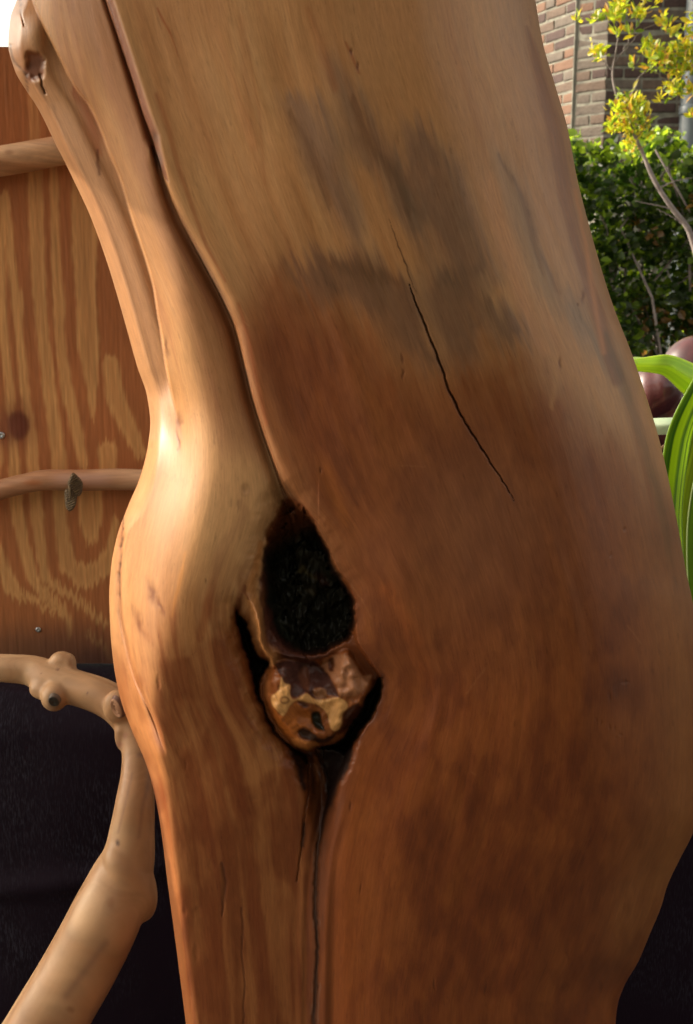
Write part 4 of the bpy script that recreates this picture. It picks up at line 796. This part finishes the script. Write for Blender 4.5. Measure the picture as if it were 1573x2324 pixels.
# arching yellow-green leaf over the maroon carving
strap([lp(1660, 1500, 1.45, 20), lp(1690, 1250, 1.42, 40), lp(1680, 1020, 1.38, 50), lp(1620, 905, 1.34, 48), lp(1560, 852, 1.32, 36), lp(1500, 826, 1.31, 22), lp(1440, 828, 1.32, 14), lp(1380, 860, 1.34, 8), lp(1350, 900, 1.36, 1)], .3, (.30, .48, .02), (.45, .62, .03), 3, side=(.2, .35, 1), edge_c=(.5, .6, .2))
strap([lp(1640, 1600, 1.5, 16), lp(1640, 1200, 1.52, 30), lp(1580, 900, 1.52, 22), lp(1500, 832, 1.52, 12), lp(1440, 818, 1.54, 8), lp(1380, 822, 1.56, 2)], .2, (.25, .36, .10), (.3, .42, .12), 5, side=(.2, .5, 1))
# upright broad blades
strap([lp(1560, 1560, 1.30, 30), lp(1536, 1300, 1.28, 30), lp(1528, 1160, 1.27, 34), lp(1545, 1010, 1.26, 36), lp(1590, 890, 1.25, 30), lp(1650, 800, 1.25, 20), lp(1720, 760, 1.25, 4)], .35, (.05, .13, .012), (.34, .48, .02), 11, side=(1, .45, .1), edge_c=(.28, .42, .10))
strap([lp(1590, 1600, 1.34, 30), lp(1565, 1400, 1.32, 34), lp(1560, 1200, 1.31, 36), lp(1590, 1020, 1.30, 38), lp(1650, 900, 1.30, 30), lp(1720, 840, 1.3, 10)], .2, (.16, .22, .012), (.34, .44, .02), 17, side=(1, .2, 0))
strap([lp(1640, 1640, 1.24, 40), lp(1612, 1400, 1.22, 46), lp(1604, 1200, 1.21, 44), lp(1640, 1000, 1.20, 40), lp(1700, 900, 1.2, 20), lp(1760, 860, 1.2, 3)], .3, (.04, .10, .016), (.16, .28, .02), 23, side=(1, .35, .1), edge_c=(.30, .36, .20))
strap([lp(1600, 1620, 1.42, 20), lp(1520, 1420, 1.42, 24), lp(1508, 1250, 1.42, 22), lp(1520, 1120, 1.42, 16), lp(1540, 1060, 1.42, 3)], .2, (.10, .22, .012), (.22, .36, .03), 29, side=(1, .3, 0))
# horizontal pale leaf, and a withered stalk
PALE = mat('pale_leaf', (.5, .6, .4), .35); noise_color(PALE, 30, (.42, .55, .36), (.60, .66, .46)); leaf_nodes(PALE, .25)
strap([lp(1640, 962, 1.50, 14), lp(1580, 962, 1.50, 17), lp(1530, 964, 1.50, 18), lp(1480, 966, 1.51, 18), lp(1420, 972, 1.53, 14), lp(1360, 990, 1.56, 2)], .8, (.4, .52, .34), (.55, .62, .44), 31, side=(0, .35, 1), material=PALE)
STALK = mat('dry_stalk', (.22, .12, .06), .8); noise_color(STALK, 60, (.14, .07, .035), (.30, .17, .09))
link('stalk', np_mesh('stalk', *tube([P(1440, 1030, 1.48), P(1500, 1018, 1.47), P(1530, 1002, 1.46), P(1580, 990, 1.46)], [.002, .003, .003, .002], 10)), STALK, plant)
POT = mat('terracotta', (.32, .13, .07), .75); noise_color(POT, 14, (.26, .10, .055), (.38, .17, .10), bump=.2, bdist=.002)
bm = bmesh.new(); n = 48; prv = None; c0 = Vector((.50, 1.62, ZT + .004))
for r, h in ((.001, 0), (.085, 0), (.10, .12), (.108, .12), (.11, .15), (.10, .152), (.098, .13), (.001, .128)):
    ring = [bm.verts.new((c0.x + r * math.cos(2 * math.pi * i / n), c0.y + r * math.sin(2 * math.pi * i / n), c0.z + h)) for i in range(n)]
    if prv: 
        for i in range(n): bm.faces.new((prv[i], prv[(i + 1) % n], ring[(i + 1) % n], ring[i]))
    prv = ring
bmesh.ops.recalc_face_normals(bm, faces=bm.faces); link('pot', bm_mesh('pot', bm), POT, plant)

# ------------------------------------------------------------------ dark maroon rounded carving
MAR = mat('maroon_wood', (.10, .03, .03), .30, Coat_Weight=.6, Coat_Roughness=.12); noise_color(MAR, 9, (.026, .006, .008), (.095, .026, .026), stretch=(3, 3, .6), bump=.1)
def el(x, y, d, rx, ry, rz, axis=None): return ellipsoid(P(x, y, d), (rx, ry, rz), 24, axis)
me = voxelize(*join([el(1500, 885, 2.05, .040, .05, .056, (.25, 0, 1)), el(1475, 900, 2.06, .040, .05, .060), el(1580, 850, 2.10, .070, .06, .075), el(1600, 960, 2.08, .12, .08, .10), el(1500, 960, 2.08, .055, .055, .07), el(1660, 900, 2.12, .09, .07, .14), el(1640, 1100, 2.1, .12, .09, .16)]), .004, 10)
v_ = verts(me); dxx, dyy = to_design(v_)
carv = link('maroon_carving', me, MAR); tag(carv, 'glossy dark maroon rounded carving behind the arching green leaf', 'sculpture')

# ------------------------------------------------------------------ brick building behind the hedge
BR = [mat('brick_red_shaded', (.30, .15, .10), .9), mat('brick_brown', (.30, .19, .13), .9), mat('brick_orange', (.40, .20, .11), .9), mat('brick_grey', (.26, .20, .16), .9)]
for m, (a, c) in zip(BR, [((.048, .028, .024), (.080, .046, .038)), ((.085, .056, .040), (.14, .095, .068)), ((.13, .065, .040), (.18, .10, .062)), ((.085, .066, .052), (.14, .11, .085))]): noise_color(m, 18, a, c, bump=.8, bdist=.006, bscale=60)  # red brick and mortar darkened in colour for the shaded front face
MORT = mat('mortar', (.5, .46, .38), .95); noise_color(MORT, 20, (.13, .125, .10), (.26, .245, .195), bump=.8, bdist=.006, bscale=50)
bld = empty('brick_building', (2.0, 7.2, 0)); tag(bld, 'old brick building with a sunlit angled corner beyond the hedge', 'building')
def gxy(x, y, Yd): p = PY(x, y, Yd); return Vector((p[0], p[1], 0))
pBC = gxy(1376, 150, 7.0)
dirB = Vector((-.715, .70, 0)).normalized(); dirA = Vector((-.41, .91, 0)).normalized(); dirC = Vector((1, .02, 0)).normalized()
k = (1304 - CX) / FPX
def cut(p, d, xd):                              # point on p + t d seen at design column xd near the horizon
    r = ray(xd, 150.0); kx = r[0] / r[1]; t = (kx * p.y - p.x) / (d.x - kx * d.y); return p + d * t
pAB = cut(pBC, dirB, 1304)
ZB0, ZB1, CH = 1.2, 3.55, .0655
def brick_mesh(L, Hh, D, seed):
    rnd = random.Random(seed); bm = bmesh.new(); bmesh.ops.create_cube(bm, size=1)
    for v in bm.verts: v.co = Vector((v.co.x * L, v.co.y * D, v.co.z * Hh))
    bmesh.ops.bevel(bm, geom=bm.edges[:], offset=.004, segments=1, affect='EDGES')
    for v in bm.verts: v.co += Vector((rnd.uniform(-1, 1), rnd.uniform(-1, 1), rnd.uniform(-1, 1))) * .0022
    return bm_mesh('brick', bm, False)
FULL = [brick_mesh(.208, .052, .10, s) for s in range(4)]; HEAD = [brick_mesh(.098, .052, .10, 10 + s) for s in range(4)]
meshes = {}
for i, ms in enumerate((FULL, HEAD)):
    for j, m_ in enumerate(ms):
        for q_, mt in enumerate(BR):
            c_ = m_.copy(); c_.materials.append(mt); meshes[(i, j, q_)] = c_
rnd = random.Random(5)
def lay(p0, d, length, proud, weights, z0=ZB0, z1=ZB1):
    nrm = Vector((d.y, -d.x, 0)); nrm = nrm if nrm.y < 0 else -nrm
    ang = math.atan2(d.y, d.x); row = 0; z = z0
    while z < z1:
        x = -rnd.uniform(0, .01) + (0 if row % 2 else -.0); first = True
        while x < length:
            head = (row % 2 == 1 and first) or (rnd.random() < .22); Lb = .098 if head else .208
            if x + Lb > length + .02:
                Lb = .098; head = True
                if x + Lb > length + .03: break
            c = p0 + d * (x + Lb / 2) + nrm * (proud + rnd.uniform(-.003, .003) - .05); zc = z + CH / 2 + rnd.uniform(-.002, .002)
            sxx, syy = to_design(np.array([c.x, c.y, zc]))
            if 1180 < sxx < 1620 and -40 < syy < 420:
                o = bpy.data.objects.new('brick', meshes[(1 if head else 0, rnd.randrange(4), rnd.choices(range(4), weights)[0])]); COL.objects.link(o); o.parent = bld
                o.location = Vector((c.x, c.y, zc)) - bld.location; o.rotation_euler = (rnd.uniform(-.01, .01), rnd.uniform(-.01, .01), ang)
            x += Lb + .011; first = False
        z += CH; row += 1
lay(pBC + dirC * .006, dirC, 1.2, .004, (5, 2, 0, 2))
lay(pBC - dirB * .0, dirB, (pAB - pBC).length - .012, .004, (1, 3, 1, 4))
lay(pAB + dirA * .012, dirA, 1.6, .006, (2, 3, 4, 2), z0=ZB0 + .02)
pA2 = pAB + dirA * 6; pC2 = pBC + dirC * 6
poly = [pA2, pAB, pBC, pC2, Vector((pC2.x, 14, 0)), Vector((pA2.x, 14, 0))]
bm = bmesh.new(); lo = [bm.verts.new((v.x, v.y, 0)) for v in poly]; hi = [bm.verts.new((v.x, v.y, 6.2)) for v in poly]
for i in range(6): bm.faces.new((lo[i], lo[(i + 1) % 6], hi[(i + 1) % 6], hi[i]))
bm.faces.new(hi); bmesh.ops.recalc_face_normals(bm, faces=bm.faces); o = link('mortar_wall', bm_mesh('mortar_wall', bm, False), MORT, bld)
# pale joint where the two sunlit faces meet, grey downpipe at far right
bm = bmesh.new(); bmesh.ops.create_cube(bm, size=1)
for v in bm.verts: v.co = Vector((v.co.x * .016, v.co.y * .016, v.co.z * 2.6 + 2.3))
o = link('pointed_joint', bm_mesh('pointed_joint', bm, False), MORT, bld, False); o.location = Vector((pAB.x, pAB.y - .004, 0)) - bld.location
PIPE = mat('grey_paint', (.10, .12, .13), .45); noise_color(PIPE, 6, (.07, .085, .095), (.13, .15, .16))
p = PY(1568, 200, 6.9); link('downpipe', np_mesh('downpipe', *tube([(p[0] + .01, 6.91, z) for z in np.linspace(.2, 5.5, 30)], [.062] * 30, 24)), PIPE, bld)
for z in (2.35, 3.3):
    link('pipe_bracket', np_mesh('pipe_bracket', *tube([(p[0] + .01, 6.91, z + t) for t in (0, .01, .05, .06)], [.063, .07, .07, .063], 24)), PIPE, bld)

# ------------------------------------------------------------------ hedge, its leaves
def leaf_mat(name, c, tc_, rough=.35, amt=.45):
    m = mat(name, c, rough); noise_color(m, 40, tuple(x * .75 for x in c), tuple(min(1, x * 1.25) for x in c)); t = leaf_nodes(m, amt); t.inputs['Color'].default_value = (*tc_, 1); return m
HL = [leaf_mat('hedge_leaf_dark', (.024, .040, .008), (.07, .16, .012)), leaf_mat('hedge_leaf', (.055, .095, .014), (.34, .48, .02)), leaf_mat('hedge_leaf_lit', (.13, .20, .02), (.55, .75, .04)), leaf_mat('hedge_leaf_bronze', (.16, .09, .03), (.38, .20, .04))]
LV = np.array([(0, 0, 0), (-.30, .32, .07), (0, .35, 0), (.30, .32, .07), (-.34, .62, .05), (0, .66, -.03), (.34, .62, .05), (0, 1, -.10)], float)
LF = np.array([(0, 1, 2, 2), (0, 2, 3, 3), (1, 4, 5, 2), (2, 5, 6, 3), (4, 7, 5, 5), (5, 7, 6, 6)])
LT = np.array([(0, 2, 1), (0, 3, 2), (1, 2, 5), (1, 5, 4), (2, 3, 6), (2, 6, 5), (4, 5, 7), (5, 6, 7)])
def leaves_mesh(name, pos, size, rs_, narrow=1.0, up=0.3, mats=None, weights=None):
    n = len(pos); a = rs_.uniform(0, 2 * np.pi, n); el_ = rs_.normal(up, .5, n); ax = np.stack([np.cos(a) * np.cos(el_), np.sin(a) * np.cos(el_), np.sin(el_)], 1)
    rv = rs_.normal(0, 1, (n, 3)); bx = np.cross(ax, rv); bx /= np.linalg.norm(bx, axis=1)[:, None]; cz = np.cross(bx, ax)
    S = size[:, None, None]; V_ = pos[:, None] + S * (LV[None, :, 0:1] * narrow * bx[:, None] + LV[None, :, 1:2] * ax[:, None] + LV[None, :, 2:3] * cz[:, None])
    F_ = (LT[None] + 8 * np.arange(n)[:, None, None]).reshape(-1, 3); me = np_mesh(name, V_.reshape(-1, 3), F_, False)
    for m_ in mats: me.materials.append(m_)
    mi = rs_.choice(len(mats), n, p=weights) if not isinstance(weights, np.ndarray) or weights.ndim == 1 else weights
    me.polygons.foreach_set('material_index', np.repeat(mi, 8).astype(np.int32)); return me
def single_leaf(name, narrow, m):
    V_ = LV.copy(); V_[:, 0] *= narrow; me = np_mesh(name, V_, LT, True); me.materials.append(m); return me
rs_ = np.random.RandomState(11)
hedge = empty('hedge', (2.0, 5.6, 0)); tag(hedge, 'clipped dense green hedge in front of the brick building', 'hedge')
HX0, HX1, HY0, HY1 = .75, 3.2, 5.35, 6.05
htop = PY(1400, 312, 5.4)[2]
n = 30000
hx = rs_.uniform(HX0, HX1, n); hz = rs_.uniform(.2, 1, n) ** .8 * htop; hy = HY0 + (HY1 - HY0) * rs_.beta(.8, 1.8, n)
hy += .05 * np.sin(hx * 9 + hz * 5) + .06 * (fbm(hx * 3, hz * 3, 5) - .5); hz += .03 * np.sin(hx * 14) * (hz > htop * .9)
gap = fbm(hx * 9, hz * 9, 7, 2); keep = (gap > .36) | (hy > HY0 + .30); keep &= ~((gap < .47) & (hy < HY0 + .14))
hx, hy, hz = hx[keep], hy[keep], hz[keep]; n = len(hx)
topm = hz > htop - .10; rr_ = rs_.rand(n); cl_ = fbm(hx * 5, hz * 5, 15)
mi = np.where(rr_ < .62, 0, 1); mi = np.where((rr_ > .90), 2, mi); mi = np.where(topm & (rr_ > .35), 2, mi); mi = np.where((cl_ > .60) & (rr_ > .6) & ~topm, 3, mi)  # sunlight on the hedge painted in: its top gets mostly brighter leaves
pos = np.stack([hx, hy, hz], 1); size = rs_.uniform(.034, .062, n)
vis = (hx > 1.08) & (hx < 1.78) & (hy < HY0 + .08) & (hz > 1.0); cand = np.where(vis)[0]; pick = cand[np.argsort(hy[cand])][:300]
LM_ = [single_leaf('leaf', 1.0, m) for m in HL]
def put_leaf(i, parent, ms, size_i, narrow_up=.3, nm='leaf'):
    o = bpy.data.objects.new(nm, ms); COL.objects.link(o); o.parent = parent; o.scale = (size_i,) * 3
    a = rs_.uniform(0, 6.28); o.rotation_euler = (rs_.normal(narrow_up, .6), rs_.uniform(-1.2, 1.2), a); return o
for i in pick: put_leaf(i, hedge, LM_[mi[i]], size[i]).location = Vector(pos[i]) - hedge.location
rest = np.setdiff1d(np.arange(n), pick)
me = leaves_mesh('foliage', pos[rest], size[rest], rs_, 1.0, .2, HL, mi[rest][None, :].reshape(1, -1)[0].reshape(-1, 1).reshape(1, -1))  if False else None
def leaves_idx(name, pos, size, idx_, mats, narrow=1.0, up=.2):
    m_ = leaves_mesh(name, pos, size, rs_, narrow, up, mats, [1.0 / len(mats)] * len(mats)); m_.polygons.foreach_set('material_index', np.repeat(idx_, 8).astype(np.int32)); return m_
o = link('foliage', leaves_idx('foliage', pos[rest], size[rest], mi[rest], HL), None, hedge); o['kind'] = 'stuff'
TWIG = mat('twig_bark', (.14, .10, .08), .8); noise_color(TWIG, 30, (.12, .095, .085), (.28, .23, .21))
tw = []
for k_ in range(70):
    x = rs_.uniform(HX0, HX1); y = rs_.uniform(HY0 + .1, HY1 - .1); pth = [(x + rs_.normal(0, .03) * t, y + rs_.normal(0, .03) * t, z) for t, z in zip(range(7), np.linspace(0, htop - .08, 7))]
    tw.append(tube(pth, np.linspace(.012, .004, 7), 6))
o = link('stems', np_mesh('stems', *join(tw)), TWIG, hedge); o['kind'] = 'stuff'

# ------------------------------------------------------------------ sapling with yellow-green leaves
YL = [leaf_mat('sapling_leaf_green', (.20, .28, .02), (.65, .78, .03)), leaf_mat('sapling_leaf_yellow', (.42, .36, .02), (.95, .80, .03)), leaf_mat('sapling_leaf_orange', (.38, .20, .03), (.75, .40, .05)), leaf_mat('sapling_leaf_dark', (.08, .14, .02), (.25, .38, .02))]
sap = empty('sapling', (1.45, 4.2, 0)); tag(sap, 'slender sapling with yellow-green leaf tufts in front of the hedge', 'tree')
def sz(a, b, Yd=4.2): return PY(1176 + a * .2522, b * .2522, Yd)
def sbranch(pts, r0, r1, name, Yd=4.2, dy=0):
    pp = [list(sz(a, b, Yd + dy * i)) + [r0 + (r1 - r0) * i / (len(pts) - 1)] for i, (a, b) in enumerate(pts)]; S = spline(pp, 40)
    S[:, 0] += .003 * np.sin(np.arange(40) * .9); link(name, np_mesh(name, *tube(S[:, :3], S[:, 3], 8)), TWIG, sap)
base = PY(1640, 1500, 4.2)
pp = [[1.72, 4.25, 0, .022], [1.66, 4.22, .7, .020]] + [list(sz(a, b)) + [r] for a, b, r in ((1640, 2400, .014), (1573, 2176, .0115), (1530, 2060, .0105), (1400, 1890, .0095), (1270, 1700, .0085), (1200, 1570, .008), (1130, 1400, .0072), (1060, 1250, .0065), (1000, 1100, .0055), (930, 950, .0055), (870, 800, .0045), (850, 650, .004), (878, 480, .0032), (895, 360, .002))]
S = spline(pp, 120); link('trunk', np_mesh('trunk', *tube(S[:, :3], S[:, 3], 10)), TWIG, sap)
for pts, r in [([(960, 930), (1030, 840), (1080, 720), (1180, 600), (1300, 520), (1450, 440), (1560, 400)], .0035), ([(870, 560), (950, 450), (1010, 330), (1090, 200), (1100, 100)], .0025), ([(880, 540), (980, 430), (1080, 310), (1200, 230), (1320, 210)], .002), ([(850, 640), (780, 560), (730, 500)], .002),
               ([(895, 360), (880, 220), (880, 120)], .002), ([(1270, 1700), (1340, 1660), (1450, 1620), (1573, 1600)], .003), ([(1400, 1890), (1300, 1860), (1150, 1830), (1060, 1810)], .003), ([(1500, 2030), (1400, 1960), (1250, 1880)], .0028), ([(1180, 600), (1300, 700), (1400, 780), (1540, 820)], .002), ([(930, 950), (880, 960), (830, 900)], .002), ([(1000, 1100), (900, 1100), (840, 1150)], .002), ([(1060, 1250), (1140, 1150), (1180, 1050)], .002)]:
    sbranch(pts, r, r * .4, 'branch')
CLU = [(710, 150, 55, 12), (870, 150, 85, 26), (940, 60, 70, 20), (1090, 140, 85, 26), (900, 310, 45, 8), (1010, 290, 45, 8), (740, 490, 80, 26), (1310, 220, 75, 20), (1370, 310, 50, 8), (1500, 280, 40, 5), (1160, 430, 75, 22), (1240, 510, 80, 26), (1340, 540, 100, 40), (1460, 450, 100, 40), (1545, 500, 90, 30), (1190, 610, 55, 12),
       (1420, 640, 90, 26), (1540, 620, 80, 24), (1050, 600, 35, 5), (1350, 800, 80, 16), (1430, 820, 70, 16), (1540, 830, 55, 14), (1300, 900, 35, 5), (1000, 920, 95, 34), (1090, 970, 90, 30), (870, 980, 65, 16), (1110, 1080, 90, 34), (950, 1090, 95, 36), (860, 1140, 80, 26), (1010, 1200, 90, 24), (1560, 1040, 40, 8), (520, 190, 35, 5),
       (1660, 400, 110, 30), (1700, 700, 120, 30), (1620, 150, 90, 12), (1000, -60, 90, 20), (1250, -40, 90, 16), (1000, 1330, 70, 14), (1120, 1230, 60, 14)]
pl = []; 
for (a, b, r, k_) in CLU:
    for q_ in range(int(k_ * 1.8)):
        t = rs_.normal(0, .45, 2) * r; p_ = sz(a + t[0], b + t[1], 4.2 + rs_.normal(0, .04)); pl.append(p_)
pl = np.array(pl); n = len(pl); order = rs_.permutation(n); psz = rs_.uniform(.024, .044, n); pmi = rs_.choice(4, n, p=(.42, .34, .12, .12))
YM = [single_leaf('leaf', .55, m) for m in YL]
for i in order[:300]:
    o = put_leaf(i, sap, YM[pmi[i]], psz[i]); o.location = Vector(pl[i]) - sap.location; o.rotation_euler = (rs_.uniform(.3, 1.5), rs_.normal(0, .5), rs_.uniform(-1.9, 1.2))
r_ = order[300:]; o = link('foliage', leaves_idx('foliage', pl[r_], psz[r_], pmi[r_], YL, .55, .6), None, sap); o['kind'] = 'stuff'
